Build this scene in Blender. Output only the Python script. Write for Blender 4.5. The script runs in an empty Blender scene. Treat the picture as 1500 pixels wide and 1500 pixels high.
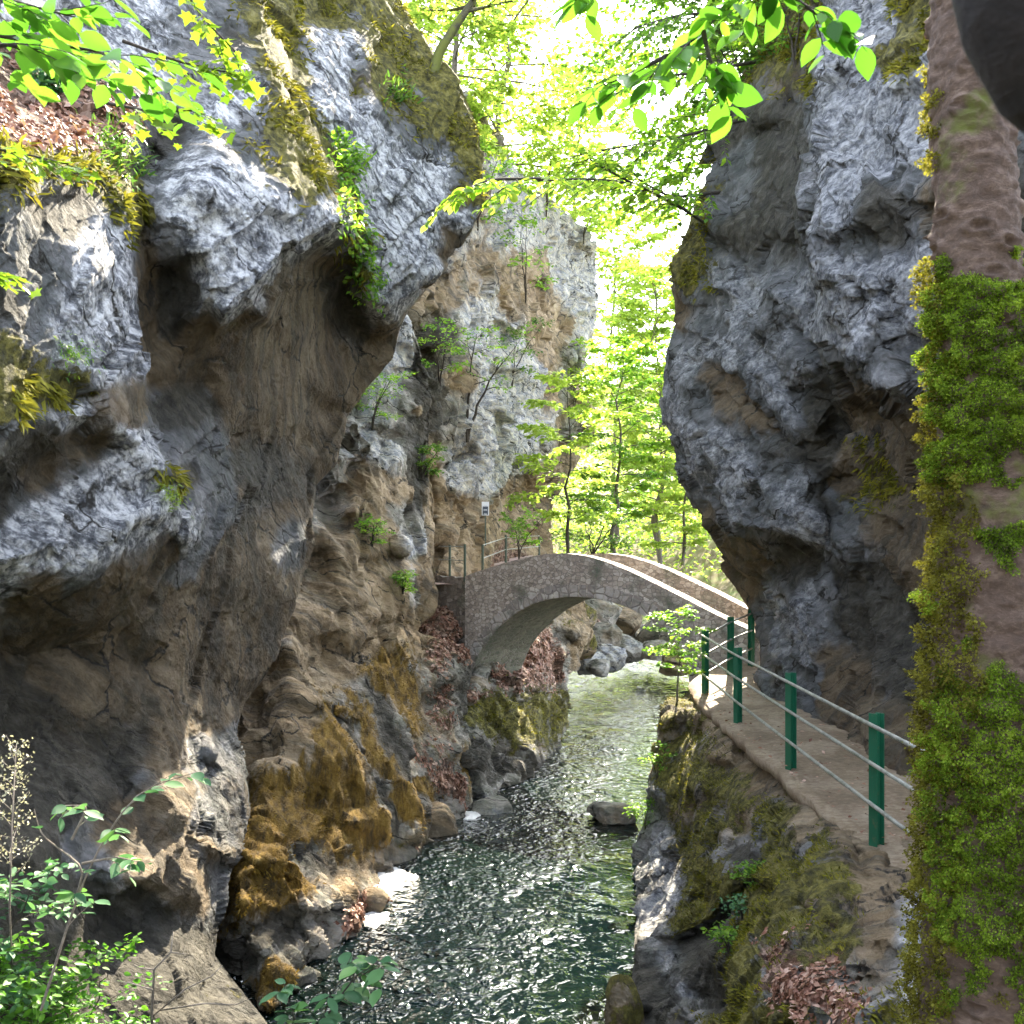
import bpy, math, random
import numpy as np
from mathutils import Vector, Matrix
from mathutils.geometry import delaunay_2d_cdt
from mathutils.bvhtree import BVHTree
random.seed(7); rng = np.random.default_rng(7)
SC = bpy.context.scene
COL = SC.collection
F = 1504.0; HY = 815.0
WATER = -5.0

def P(px, py, d):
    """world point seen at picture position (px,py) (1500 px frame) at distance d along +Y"""
    return np.array(((px - 750.0) / F * d, d, -(py - HY) / F * d))

# ------------------------------------------------------------------ noise
_perm = np.random.default_rng(3).permutation(256)
_perm = np.concatenate([_perm, _perm])
_g = np.random.default_rng(4).normal(size=(256, 3)); _g /= np.linalg.norm(_g, axis=1)[:, None]
def pnoise(p):
    p = np.asarray(p, float)
    i = np.floor(p).astype(int); f = p - i; i &= 255
    u = f * f * f * (f * (f * 6 - 15) + 10)
    r = 0
    for dx in (0, 1):
        wx = u[:, 0] if dx else 1 - u[:, 0]
        a = _perm[(i[:, 0] + dx) & 255]
        for dy in (0, 1):
            wy = u[:, 1] if dy else 1 - u[:, 1]
            b = _perm[(a + i[:, 1] + dy) & 255]
            for dz in (0, 1):
                wz = u[:, 2] if dz else 1 - u[:, 2]
                g = _g[_perm[(b + i[:, 2] + dz) & 255]]
                r = r + wx * wy * wz * (g[:, 0] * (f[:, 0] - dx) + g[:, 1] * (f[:, 1] - dy) + g[:, 2] * (f[:, 2] - dz))
    return r * 1.6
NS = np.array((0.10, 0.78, -0.62)); NS /= np.linalg.norm(NS)      # bedding normal: beds rise away from the viewer
def strata(p, k):
    return p + (k - 1) * (p @ NS)[:, None] * NS
_cp = np.random.default_rng(8).random((256, 3)); _cd = np.random.default_rng(9).normal(size=(256, 3)); _cd /= np.linalg.norm(_cd, axis=1)[:, None]
def facet(p):
    """broken planes: every random cell is a flat chip with its own tilt"""
    b = np.floor(p).astype(int); best = np.full(len(p), 9.0); val = np.zeros(len(p))
    for dx in (-1, 0, 1):
        for dy in (-1, 0, 1):
            for dz in (-1, 0, 1):
                c = b + np.array((dx, dy, dz)); m = c & 255
                h = _perm[(_perm[(_perm[m[:, 0]] + m[:, 1]) & 255] + m[:, 2]) & 255]
                r = p - (c + _cp[h]); d = (r * r).sum(1); k = d < best
                best[k] = d[k]; val[k] = (r[k] * _cd[h[k]]).sum(1)
    return np.clip(val, -.6, .6)
def rock_disp(p, amp=1.0, fine=1.0, rib=None, chunk=1.0, el=None):
    if rib is not None: p = p - .55 * (p @ np.array(rib))[:, None] * np.array(rib)
    w = np.stack([pnoise(p * 0.6 + 11), pnoise(p * 0.6 + 37), pnoise(p * 0.6 + 71)], 1) * 0.10
    q = strata(p, 2.1) + w
    lo = 0.09 * pnoise(p / 2.1) + .20 * chunk * facet(q / 1.9)
    mid = .10 * chunk * facet(q / .62 + 17) + .020 * pnoise(q / .4 + 9)
    fi = .045 * fine * facet(q / .24 + 33) + 0.014 * fine * pnoise(strata(p, 2.6) / 0.11 + 2) + 0.008 * fine * pnoise(p / 0.05)
    if el is not None:      # a coarse patch of mesh cannot carry fine chips
        mid = mid * np.clip(.22 / el, .15, 1); fi = fi * np.clip(.07 / el, .05, 1)
    r = lo + mid + fi
    return r * amp

# ------------------------------------------------------------------ mesh helpers
def mesh_from(name, V, Fc, mat=None, smooth=True):
    me = bpy.data.meshes.new(name)
    V = np.asarray(V, np.float32)
    if isinstance(Fc, np.ndarray):
        n, k = Fc.shape
        me.vertices.add(len(V)); me.vertices.foreach_set('co', V.ravel())
        me.loops.add(n * k); me.loops.foreach_set('vertex_index', Fc.astype(np.int32).ravel())
        me.polygons.add(n); me.polygons.foreach_set('loop_start', np.arange(0, n * k, k, dtype=np.int32))
        me.update(calc_edges=True)
    else:
        me.from_pydata([tuple(v) for v in V], [], Fc)
        me.update()
    if smooth:
        me.polygons.foreach_set('use_smooth', np.ones(len(me.polygons), bool))
    if mat: me.materials.append(mat)
    return me
def link(name, me, parent=None):
    o = bpy.data.objects.new(name, me); COL.objects.link(o)
    if parent: o.parent = parent
    return o
def tag(o, label, cat=None, group=None, kind=None):
    o['label'] = label
    if cat: o['category'] = cat
    if group: o['group'] = group
    if kind: o['kind'] = kind
    return o
def empty(name, loc, label, cat, group=None):
    o = bpy.data.objects.new(name, None); COL.objects.link(o); o.location = tuple(loc); o.empty_display_size = 0.2
    tag(o, label, cat, group)
    return o
class MB:
    """collects polygons (world coords)"""
    def __init__(s): s.v = []; s.f = []
    def tube(s, pts, rad, n=6, cap=True):
        pts = [np.asarray(p, float) for p in pts]
        if np.isscalar(rad): rad = [rad] * len(pts)
        b0 = len(s.v); up = np.array((0.13, 0.21, 0.97))
        for i, p in enumerate(pts):
            t = pts[min(i + 1, len(pts) - 1)] - pts[max(i - 1, 0)]
            t = t / (np.linalg.norm(t) + 1e-9)
            a = np.cross(t, up)
            if np.linalg.norm(a) < .1: a = np.cross(t, (1, 0, 0))
            a /= np.linalg.norm(a); b = np.cross(t, a)
            for k in range(n):
                th = 2 * math.pi * k / n
                s.v.append(p + rad[i] * (math.cos(th) * a + math.sin(th) * b))
        for i in range(len(pts) - 1):
            for k in range(n):
                s.f.append((b0 + i * n + k, b0 + i * n + (k + 1) % n, b0 + (i + 1) * n + (k + 1) % n, b0 + (i + 1) * n + k))
        if cap:
            s.f.append(tuple(b0 + k for k in range(n))[::-1]); e = b0 + (len(pts) - 1) * n
            s.f.append(tuple(e + k for k in range(n)))
    def box(s, c, ax, hs):
        c = np.asarray(c, float); b = len(s.v); ax = np.asarray(ax, float)
        for sx in (-1, 1):
            for sy in (-1, 1):
                for sz in (-1, 1):
                    s.v.append(c + sx * hs[0] * ax[0] + sy * hs[1] * ax[1] + sz * hs[2] * ax[2])
        for f in ((0, 1, 3, 2), (4, 6, 7, 5), (0, 4, 5, 1), (2, 3, 7, 6), (0, 2, 6, 4), (1, 5, 7, 3)):
            s.f.append(tuple(b + i for i in f))
    def build(s, name, mat, parent=None, smooth=False, bevel=0):
        off = np.zeros(3)
        if parent is not None: off = np.array(parent.matrix_world.translation if parent.parent else parent.location)
        me = mesh_from(name, np.array(s.v) - off, s.f, mat, smooth)
        o = link(name, me, parent)
        if bevel:
            m = o.modifiers.new('Bevel', 'BEVEL'); m.width = bevel; m.segments = 2; m.limit_method = 'ANGLE'
        return o

# ------------------------------------------------------------------ node helper
class NT:
    def __init__(s, name):
        s.m = bpy.data.materials.new(name); s.m.use_nodes = True
        s.t = s.m.node_tree; s.t.nodes.clear()
    def n(s, typ, ins=None, **kw):
        nd = s.t.nodes.new(typ)
        for k, v in kw.items(): setattr(nd, k, v)
        for k, v in (ins or {}).items(): s.set(nd.inputs[k], v)
        return nd
    def set(s, sock, v):
        if isinstance(v, bpy.types.NodeSocket): s.t.links.new(v, sock)
        elif isinstance(v, bpy.types.Node): s.t.links.new(v.outputs[0], sock)
        else:
            if isinstance(v, (tuple, list)) and len(v) == 3 and sock.type == 'RGBA': v = (*v, 1)
            sock.default_value = v
    def math(s, op, a, b=0.0, clamp=False, c=0.0):
        nd = s.n('ShaderNodeMath', operation=op, use_clamp=clamp)
        s.set(nd.inputs[0], a); s.set(nd.inputs[1], b); s.set(nd.inputs[2], c)
        return nd.outputs[0]
    def mix(s, f, a, b, typ='MIX'):
        nd = s.n('ShaderNodeMix', data_type='RGBA', blend_type=typ)
        s.set(nd.inputs[0], f); s.set(nd.inputs[6], a); s.set(nd.inputs[7], b)
        return nd.outputs[2]
    def ramp(s, f, stops):
        nd = s.n('ShaderNodeValToRGB'); s.set(nd.inputs[0], f)
        e = nd.color_ramp.elements
        while len(e) < len(stops): e.new(0.5)
        for k, (p, c) in enumerate(stops):
            e[k].position = p
            e[k].color = (*c, 1) if isinstance(c, tuple) else (c, c, c, 1)
        return nd.outputs[0]
    def noise(s, vec, scale, detail=5, rough=.6, dist=0.0, out=0):
        return s.n('ShaderNodeTexNoise', {'Vector': vec, 'Scale': scale, 'Detail': detail, 'Roughness': rough, 'Distortion': dist}).outputs[out]
    def step(s, x, lo, hi):
        nd = s.n('ShaderNodeMapRange', {'Value': x, 'From Min': lo, 'From Max': hi}, interpolation_type='SMOOTHSTEP')
        return nd.outputs[0]
    def bump(s, h, strength, dist, normal=None):
        nd = s.n('ShaderNodeBump', {'Height': h, 'Strength': strength, 'Distance': dist})
        if normal is not None: s.set(nd.inputs['Normal'], normal)
        return nd.outputs[0]
    def out(s, sh):
        o = s.n('ShaderNodeOutputMaterial'); s.set(o.inputs[0], sh); return s.m
    def pos(s): return s.n('ShaderNodeTexCoord').outputs['Object']
    def pbsdf(s, **kw):
        nd = s.n('ShaderNodeBsdfPrincipled')
        for k, v in kw.items(): s.set(nd.inputs[k.replace('_', ' ')], v)
        return nd.outputs[0]

def rock_material(name, warm=0.0, pale_hi=.62, lift=1.0):
    t = NT(name); pos = t.pos()
    m1 = t.n('ShaderNodeMapping', {'Vector': pos, 'Rotation': (math.radians(-51.5), 0, math.radians(7))})
    st = t.n('ShaderNodeMapping', {'Vector': m1, 'Scale': (.85, 2.1, .85)}).outputs[0]
    n1 = t.noise(st, .55, 5, .66, .15)
    n2 = t.noise(st, 3.3, 7, .70, 0)
    n3 = t.noise(pos, 17., 6, .7)
    nb = t.noise(pos, 1.1, 6, .70, 0)
    warp = t.n('ShaderNodeVectorMath', {0: st, 1: t.n('ShaderNodeVectorMath', {0: t.noise(pos, 1.3, 5, .6, out=1), 'Scale': .9}, operation='SCALE').outputs[0]}, operation='ADD').outputs[0]
    vor = t.n('ShaderNodeTexVoronoi', {'Vector': warp, 'Scale': .7}, feature='DISTANCE_TO_EDGE').outputs[0]
    crack = t.math('MAXIMUM', t.step(vor, 0.0, .03), t.step(nb, .46, .54))
    vor2 = t.n('ShaderNodeTexVoronoi', {'Vector': warp, 'Scale': 2.6}, feature='DISTANCE_TO_EDGE').outputs[0]
    crack2 = t.math('MAXIMUM', t.step(vor2, 0.0, .05), t.step(n1, .42, .52))
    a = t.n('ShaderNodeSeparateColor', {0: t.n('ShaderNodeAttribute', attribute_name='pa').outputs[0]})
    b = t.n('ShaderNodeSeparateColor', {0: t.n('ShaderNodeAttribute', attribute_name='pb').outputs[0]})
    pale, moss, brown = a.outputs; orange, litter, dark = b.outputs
    w = warm; L = lift
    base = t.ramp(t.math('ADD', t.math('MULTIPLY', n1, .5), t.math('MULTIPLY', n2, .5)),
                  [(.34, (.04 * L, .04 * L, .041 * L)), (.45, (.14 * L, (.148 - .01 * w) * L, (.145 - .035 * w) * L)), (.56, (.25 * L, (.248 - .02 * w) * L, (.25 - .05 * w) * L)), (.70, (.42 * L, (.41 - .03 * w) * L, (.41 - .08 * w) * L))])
    def zone(attr, nz, k=1.0, lo=.35, hi=.65):
        return t.step(t.math('ADD', attr, t.math('MULTIPLY', t.math('SUBTRACT', nz, .5), k)), lo, hi)
    mixn = t.math('ADD', t.math('MULTIPLY', n2, .6), t.math('MULTIPLY', n3, .4))
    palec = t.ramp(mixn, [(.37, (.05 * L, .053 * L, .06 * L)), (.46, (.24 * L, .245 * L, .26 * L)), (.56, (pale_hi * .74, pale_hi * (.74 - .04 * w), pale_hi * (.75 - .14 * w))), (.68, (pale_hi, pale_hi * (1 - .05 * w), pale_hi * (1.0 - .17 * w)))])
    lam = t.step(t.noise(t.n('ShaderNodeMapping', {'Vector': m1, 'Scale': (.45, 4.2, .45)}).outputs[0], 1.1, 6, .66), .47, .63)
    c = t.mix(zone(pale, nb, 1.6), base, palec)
    brc = t.ramp(t.math('ADD', t.math('MULTIPLY', n1, .6), t.math('MULTIPLY', n2, .4)), [(q, tuple(x * L for x in cc)) for q, cc in ((.34, (.065, .042, .020)), (.47, (.19, .130, .066)), (.60, (.31, .232, .138)), (.73, (.40, .335, .24)))])
    brc = t.mix(t.math('MULTIPLY', lam, .62), brc, (.045, .040, .026))
    c = t.mix(t.math('MULTIPLY', zone(brown, nb, 1.1), .92), c, brc)
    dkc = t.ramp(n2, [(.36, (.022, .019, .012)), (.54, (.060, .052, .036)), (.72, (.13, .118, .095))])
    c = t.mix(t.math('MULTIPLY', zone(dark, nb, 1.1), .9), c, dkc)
    cellt = t.n('ShaderNodeSeparateColor', {0: t.n('ShaderNodeTexVoronoi', {'Vector': warp, 'Scale': 3.2}, feature='F1').outputs['Color']}).outputs[1]
    c = t.mix(t.math('MULTIPLY', cellt, .38), c, t.mix(.55, c, (.02, .02, .02)))
    # vertical rain streaks of black algae
    sm = t.n('ShaderNodeMapping', {'Vector': pos, 'Scale': (1.7, 1.7, .13)}).outputs[0]
    streak = t.step(t.noise(sm, 1.6, 6, .62, .3), .56, .70)
    c = t.mix(t.math('MULTIPLY', streak, .55), c, (.055, .053, .045))
    c = t.mix(t.math('SUBTRACT', 1.0, crack), c, (.03, .027, .022))
    c = t.mix(t.math('MULTIPLY', t.math('SUBTRACT', 1.0, crack2), .4), c, (.05, .045, .04))
    # moss
    up = t.n('ShaderNodeSeparateXYZ', {0: t.n('ShaderNodeNewGeometry').outputs['Normal']}).outputs[2]
    mossz = zone(t.math('ADD', moss, t.math('MULTIPLY', up, .16)), t.noise(pos, 2.2, 8, .72), 2.2, .52, .70)
    mossc = t.ramp(t.noise(pos, 9, 6, .7), [(.34, (.03, .028, .01)), (.47, (.095, .085, .02)), (.58, (.19, .165, .035)), (.72, (.28, .25, .10))])
    c = t.mix(mossz, c, mossc)
    orz = zone(orange, t.noise(t.n('ShaderNodeMapping', {'Vector': pos, 'Scale': (2.2, 1, .6)}).outputs[0], 1.9, 8, .7), 2.2, .44, .80)
    orc = t.ramp(t.noise(t.n('ShaderNodeMapping', {'Vector': pos, 'Scale': (3, 1.2, .8)}).outputs[0], 3, 8, .72), [(.34, (.045, .032, .013)), (.46, (.15, .092, .022)), (.58, (.28, .17, .032)), (.72, (.38, .27, .09))])
    c = t.mix(orz, c, orc)
    cell = t.n('ShaderNodeTexVoronoi', {'Vector': pos, 'Scale': 17.0, 'Randomness': 1.0})
    cellv = t.n('ShaderNodeSeparateColor', {0: cell.outputs[1]}).outputs[0]
    litz = zone(litter, t.noise(pos, 2.6, 8, .7), 1.7, .45, .6)
    lic = t.mix(t.step(t.noise(pos, 3.1, 6, .7), .42, .6), t.ramp(cellv, [(.0, (.05, .024, .016)), (.35, (.16, .085, .05)), (.7, (.29, .17, .115)), (1., (.46, .32, .25))]), t.ramp(cellv, [(.0, (.03, .02, .012)), (.5, (.11, .065, .04)), (1., (.22, .15, .10))]))
    c = t.mix(litz, c, lic)
    soft = t.math('MAXIMUM', mossz, orz)
    def chips(sc):
        v = t.n('ShaderNodeTexVoronoi', {'Vector': warp2, 'Scale': sc}, feature='F1')
        d = t.n('ShaderNodeVectorMath', {0: warp2, 1: v.outputs['Position']}, operation='SUBTRACT').outputs[0]
        k = t.n('ShaderNodeVectorMath', {0: v.outputs['Color'], 1: (.5, .5, .5)}, operation='SUBTRACT').outputs[0]
        return t.math('MULTIPLY', t.n('ShaderNodeVectorMath', {0: d, 1: k}, operation='DOT_PRODUCT').outputs['Value'], sc)
    warp2 = t.n('ShaderNodeVectorMath', {0: st, 1: t.n('ShaderNodeVectorMath', {0: t.noise(pos, 2.6, 3, .6, out=1), 'Scale': .13}, operation='SCALE').outputs[0]}, operation='ADD').outputs[0]
    h = t.math('ADD', t.math('MULTIPLY', n2, .40), t.math('MULTIPLY', n3, .34)); hard = t.math('SUBTRACT', 1.0, t.math('MULTIPLY', t.math('MAXIMUM', brown, soft), .55))
    h = t.math('ADD', h, t.math('MULTIPLY', t.math('MULTIPLY', chips(2.4), 1.15), hard)); h = t.math('ADD', h, t.math('MULTIPLY', t.math('MULTIPLY', chips(7.0), .60), hard)); h = t.math('ADD', h, t.math('MULTIPLY', t.math('MULTIPLY', chips(19), .24), hard))
    h = t.math('ADD', h, t.math('MULTIPLY', crack, .16)); h = t.math('ADD', h, t.math('MULTIPLY', crack2, .06))
    h = t.math('ADD', h, t.math('MULTIPLY', t.noise(pos, 48, 5, .72), .14))
    h = t.math('ADD', h, t.math('MULTIPLY', t.math('MULTIPLY', t.noise(pos, 45, 4, .7), soft), .45))
    h = t.math('ADD', h, t.math('MULTIPLY', t.math('MULTIPLY', cellv, litz), .4))
    nm = t.bump(h, 1.0, .10)
    return t.out(t.pbsdf(Base_Color=c, Roughness=.86, Normal=nm, Specular_IOR_Level=.28))

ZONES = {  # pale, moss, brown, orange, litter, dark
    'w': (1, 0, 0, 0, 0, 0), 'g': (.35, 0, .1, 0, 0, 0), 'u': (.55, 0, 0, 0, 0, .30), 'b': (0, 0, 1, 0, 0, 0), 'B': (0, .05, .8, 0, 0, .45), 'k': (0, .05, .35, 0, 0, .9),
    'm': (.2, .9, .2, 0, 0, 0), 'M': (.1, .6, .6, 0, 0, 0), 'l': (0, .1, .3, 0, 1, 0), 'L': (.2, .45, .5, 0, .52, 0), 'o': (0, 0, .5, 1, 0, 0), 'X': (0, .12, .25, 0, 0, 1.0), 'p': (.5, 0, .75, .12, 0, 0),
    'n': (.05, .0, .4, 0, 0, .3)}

CLIFFS = []   # BVH trees for placing things
def parse(txt):
    out = []
    for tok in txt.replace('\n', ' ').split(';'):
        tok = tok.strip()
        if not tok: continue
        a = tok.split(',')
        out.append((float(a[0]), float(a[1]), float(a[2]), a[3].strip()))
    return out
def cliff(name, label, outline, inner, ridges, mat, back, spacing=42, levels=4, jit=.015, amp=1.0, fine=1.0, smooth=2, seed=1, kind='structure', cat='cliff', rib=None, chunk=1.0, smoothz=.68):
    """sculpted rock mass: control points (px,py,distance,zone) joined by a constrained triangulation, bent back into a closed solid,
    refined and chiselled by noise"""
    r = np.random.default_rng(seed)
    ol = parse(outline); inn = parse(inner); rg = [parse(x) for x in ridges]
    pts = []; key = {}
    def add(p):
        k = (round(p[0], 1), round(p[1], 1))
        if k not in key: key[k] = len(pts); pts.append(p)
        return key[k]
    oi = [add(p) for p in ol]
    edges = [(oi[i], oi[(i + 1) % len(oi)]) for i in range(len(oi))]
    nol = len(edges)
    for rr in rg:
        ids = [add(p) for p in rr]; edges += list(zip(ids[:-1], ids[1:]))
    for p in inn: add(p)
    def cdt(pp, ee, lp):
        vs, es, fs, ov, oe, of = delaunay_2d_cdt([Vector((p[0], -p[1])) for p in pp], ee, [], 0, 1e-4, True)
        poly = np.array([pp[k][:2] for k in lp]); nx = np.roll(poly, -1, 0); keep = []
        for f in fs:
            cx = sum(vs[k].x for k in f) / 3; cy = -sum(vs[k].y for k in f) / 3
            c = (poly[:, 1] > cy) != (nx[:, 1] > cy)
            xx = poly[:, 0] + (cy - poly[:, 1]) * (nx[:, 0] - poly[:, 0]) / np.where(c, nx[:, 1] - poly[:, 1], 1)
            if np.sum(c & (cx < xx)) % 2: keep.append(f)
        return vs, keep, ov
    vals = np.array([[1 / p[2], *ZONES[p[3]]] for p in pts])
    vs, fs, ov = cdt(pts, edges, oi)
    cv = np.array([[v.x, -v.y] for v in vs])
    ca = np.zeros((len(vs), 7))
    for i, o in enumerate(ov):
        if len(o): ca[i] = vals[o[0]]
        else:
            d = np.linalg.norm(np.array([(p[0], p[1]) for p in pts]) - cv[i], axis=1); j = np.argsort(d)[:2]
            w = d[j[::-1]]; ca[i] = (vals[j] * w[:, None]).sum(0) / w.sum()
    tri = np.array([list(f) for f in fs])
    A = cv[tri[:, 0]]; B = cv[tri[:, 1]]; C = cv[tri[:, 2]]
    def interp(q):
        den = (B[:, 1] - C[:, 1]) * (A[:, 0] - C[:, 0]) + (C[:, 0] - B[:, 0]) * (A[:, 1] - C[:, 1])
        l1 = ((B[:, 1] - C[:, 1]) * (q[0] - C[:, 0]) + (C[:, 0] - B[:, 0]) * (q[1] - C[:, 1])) / den
        l2 = ((C[:, 1] - A[:, 1]) * (q[0] - C[:, 0]) + (A[:, 0] - C[:, 0]) * (q[1] - C[:, 1])) / den
        l3 = 1 - l1 - l2
        m = np.minimum(np.minimum(l1, l2), l3); k = int(np.argmax(m))
        return m[k], l1[k] * ca[tri[k, 0]] + l2[k] * ca[tri[k, 1]] + l3[k] * ca[tri[k, 2]]
    # second stage: subdivide constraints, add jittered interior points
    p2 = []; a2 = []; e2 = []; idx = {}
    def add2(q, a, k=None):
        if k is not None and k in idx: return idx[k]
        p2.append(q); a2.append(a)
        if k is not None: idx[k] = len(p2) - 1
        return len(p2) - 1
    loop = []
    for ei, (i, j) in enumerate(edges):
        a = np.array(pts[i][:2]); b = np.array(pts[j][:2]); n = max(1, int(round(np.linalg.norm(b - a) / spacing)))
        prev = add2(a, vals[i], ('v', i))
        for s in range(1, n + 1):
            t = s / n
            if s == n: cur = add2(b, vals[j], ('v', j))
            else:
                nrm = np.array((-(b - a)[1], (b - a)[0])) / np.linalg.norm(b - a)
                cur = add2(a + t * (b - a) + nrm * r.normal() * (2.5 if ei < nol else 4), vals[i] * (1 - t) + vals[j] * t)
            e2.append((prev, cur))
            if ei < nol: loop.append(prev)
            prev = cur
    for k, p in enumerate(pts): add2(np.array(p[:2]), vals[k], ('v', k))
    ex = np.array(p2)
    x0, y0 = ex.min(0); x1, y1 = ex.max(0)
    for gx in np.arange(x0, x1, spacing):
        for gy in np.arange(y0, y1, spacing):
            q = np.array((gx, gy)) + r.uniform(-.42, .42, 2) * spacing
            if np.min(np.linalg.norm(ex - q, axis=1)) < spacing * .5: continue
            m, a = interp(q)
            if m < 0: continue
            a = a.copy(); a[0] *= 1 + r.normal() * jit
            p2.append(q); a2.append(a)
    vs, fs, ov = cdt([(q[0], q[1]) for q in p2], e2, loop)
    V = []; At = []; inv = {}
    for i, o in enumerate(ov):
        if len(o): a = a2[o[0]]
        else: m, a = interp(np.array((vs[i].x, -vs[i].y)))
        for k in o: inv[k] = i
        V.append(P(vs[i].x, -vs[i].y, 1 / a[0])); At.append(a[1:])
    T = [list(f) for f in fs]
    V = np.array(V); T = np.array(T); At = np.array(At)
    nrm = np.cross(V[T[:, 1]] - V[T[:, 0]], V[T[:, 2]] - V[T[:, 0]])
    flip = (nrm * V[T[:, 0]]).sum(1) > 0
    T[flip] = T[flip][:, ::-1]
    # back of the solid
    lp = [inv[k] for k in loop if k in inv]
    lp = [k for i, k in enumerate(lp) if k != lp[i - 1]]
    back = np.array(back, float); prev = lp; T = [tuple(x) for x in T]; V = list(V); At = list(At)
    for s in (.22, 1.0):
        cur = []
        for k in lp:
            V.append(V[k] + back * s); At.append(At[k]); cur.append(len(V) - 1)
        for i in range(len(lp)):
            j = (i + 1) % len(lp)
            T.append((prev[i], cur[i], prev[j])); T.append((prev[j], cur[i], cur[j]))
        prev = cur
    V.append(np.mean([V[k] for k in prev], 0)); At.append(At[0]); c = len(V) - 1
    for i in range(len(prev)): T.append((prev[i], c, prev[(i + 1) % len(prev)]))
    V = np.array(V); T = np.array(T); At = np.array(At)
    for lv in range(levels):
        E = np.concatenate([T[:, [0, 1]], T[:, [1, 2]], T[:, [2, 0]]]); E.sort(1)
        ue, iv = np.unique(E, axis=0, return_inverse=True); iv = iv.reshape(-1)
        n = len(V); nt = len(T)
        V = np.concatenate([V, (V[ue[:, 0]] + V[ue[:, 1]]) / 2]); At = np.concatenate([At, (At[ue[:, 0]] + At[ue[:, 1]]) / 2])
        m0, m1, m2 = n + iv[:nt], n + iv[nt:2 * nt], n + iv[2 * nt:]
        T = np.concatenate([np.stack([T[:, 0], m0, m2], 1), np.stack([m0, T[:, 1], m1], 1), np.stack([m2, m1, T[:, 2]], 1), np.stack([m0, m1, m2], 1)])
        if lv == 1 or (lv == 2 and smooth > 1):
            for _ in range(1):
                E = np.concatenate([T[:, [0, 1]], T[:, [1, 2]], T[:, [2, 0]]])
                S = np.zeros_like(V); cn = np.zeros(len(V))
                np.add.at(S, E[:, 0], V[E[:, 1]]); np.add.at(cn, E[:, 0], 1)
                np.add.at(S, E[:, 1], V[E[:, 0]]); np.add.at(cn, E[:, 1], 1)
                V = V * .5 + .5 * S / cn[:, None]
    fn = np.cross(V[T[:, 1]] - V[T[:, 0]], V[T[:, 2]] - V[T[:, 0]])
    N = np.zeros_like(V)
    for k in range(3): np.add.at(N, T[:, k], fn)
    N /= (np.linalg.norm(N, axis=1)[:, None] + 1e-12)
    for _ in range(2):
        E = np.concatenate([T[:, [0, 1]], T[:, [1, 2]], T[:, [2, 0]]]); S = N.copy(); np.add.at(S, E[:, 0], N[E[:, 1]]); N = S / (np.linalg.norm(S, axis=1)[:, None] + 1e-12)
    E = np.concatenate([T[:, [0, 1]], T[:, [1, 2]], T[:, [2, 0]]]); ln = np.linalg.norm(V[E[:, 0]] - V[E[:, 1]], axis=1); el = np.zeros(len(V)); np.maximum.at(el, E[:, 0], ln); np.maximum.at(el, E[:, 1], ln)
    V = V + N * (rock_disp(V, amp, fine, rib, chunk, el) * np.clip(1.05 - smoothz * np.maximum(At[:, 2], At[:, 5]), .35, 1))[:, None]
    me = mesh_from(name, V, T, mat)
    c4 = np.ones((len(V), 4), np.float32)
    for nm, cols in (('pa', (0, 1, 2)), ('pb', (3, 4, 5))):
        at = me.attributes.new(nm, 'FLOAT_COLOR', 'POINT')
        c4[:, :3] = At[:, cols]; at.data.foreach_set('color', c4.ravel())
    o = link(name, me)
    tag(o, label, cat, kind=kind)
    bv = BVHTree.FromPolygons([tuple(v) for v in V.astype(float)], T.tolist())
    CLIFFS.append((o, bv, V, T, At, N))
    return o
def cast(px, py, only=None, lo=0.0):
    """first rock hit along the sight line through (px,py): a place to root things on"""
    d = Vector(((px - 750) / F, 1, -(py - HY) / F)).normalized(); best = None
    for k, c in enumerate(CLIFFS):
        if only is not None and k not in only: continue
        loc, n, i, dist = c[1].ray_cast(Vector((0, 0, 0)) + d * lo, d)
        if loc is not None and (best is None or dist < best[2]):
            if n.dot(d) > 0: n = -n
            best = (np.array(loc), np.array(n), dist)
    return best
# ================================================================== ROCK
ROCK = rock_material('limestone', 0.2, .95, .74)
ROCKS = rock_material('limestone_painted_sunlight', 1.2, .80, 1.5)  # lifted, warmer copy of the limestone: sunshine put into the colour
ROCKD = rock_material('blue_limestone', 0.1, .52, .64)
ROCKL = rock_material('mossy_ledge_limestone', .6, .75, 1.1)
ROCKC = rock_material('pale_limestone_painted_sunlight', 1.5, .80, 1.4)  # far wall copy, sunlit brightness and warmth painted into its colour

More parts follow.
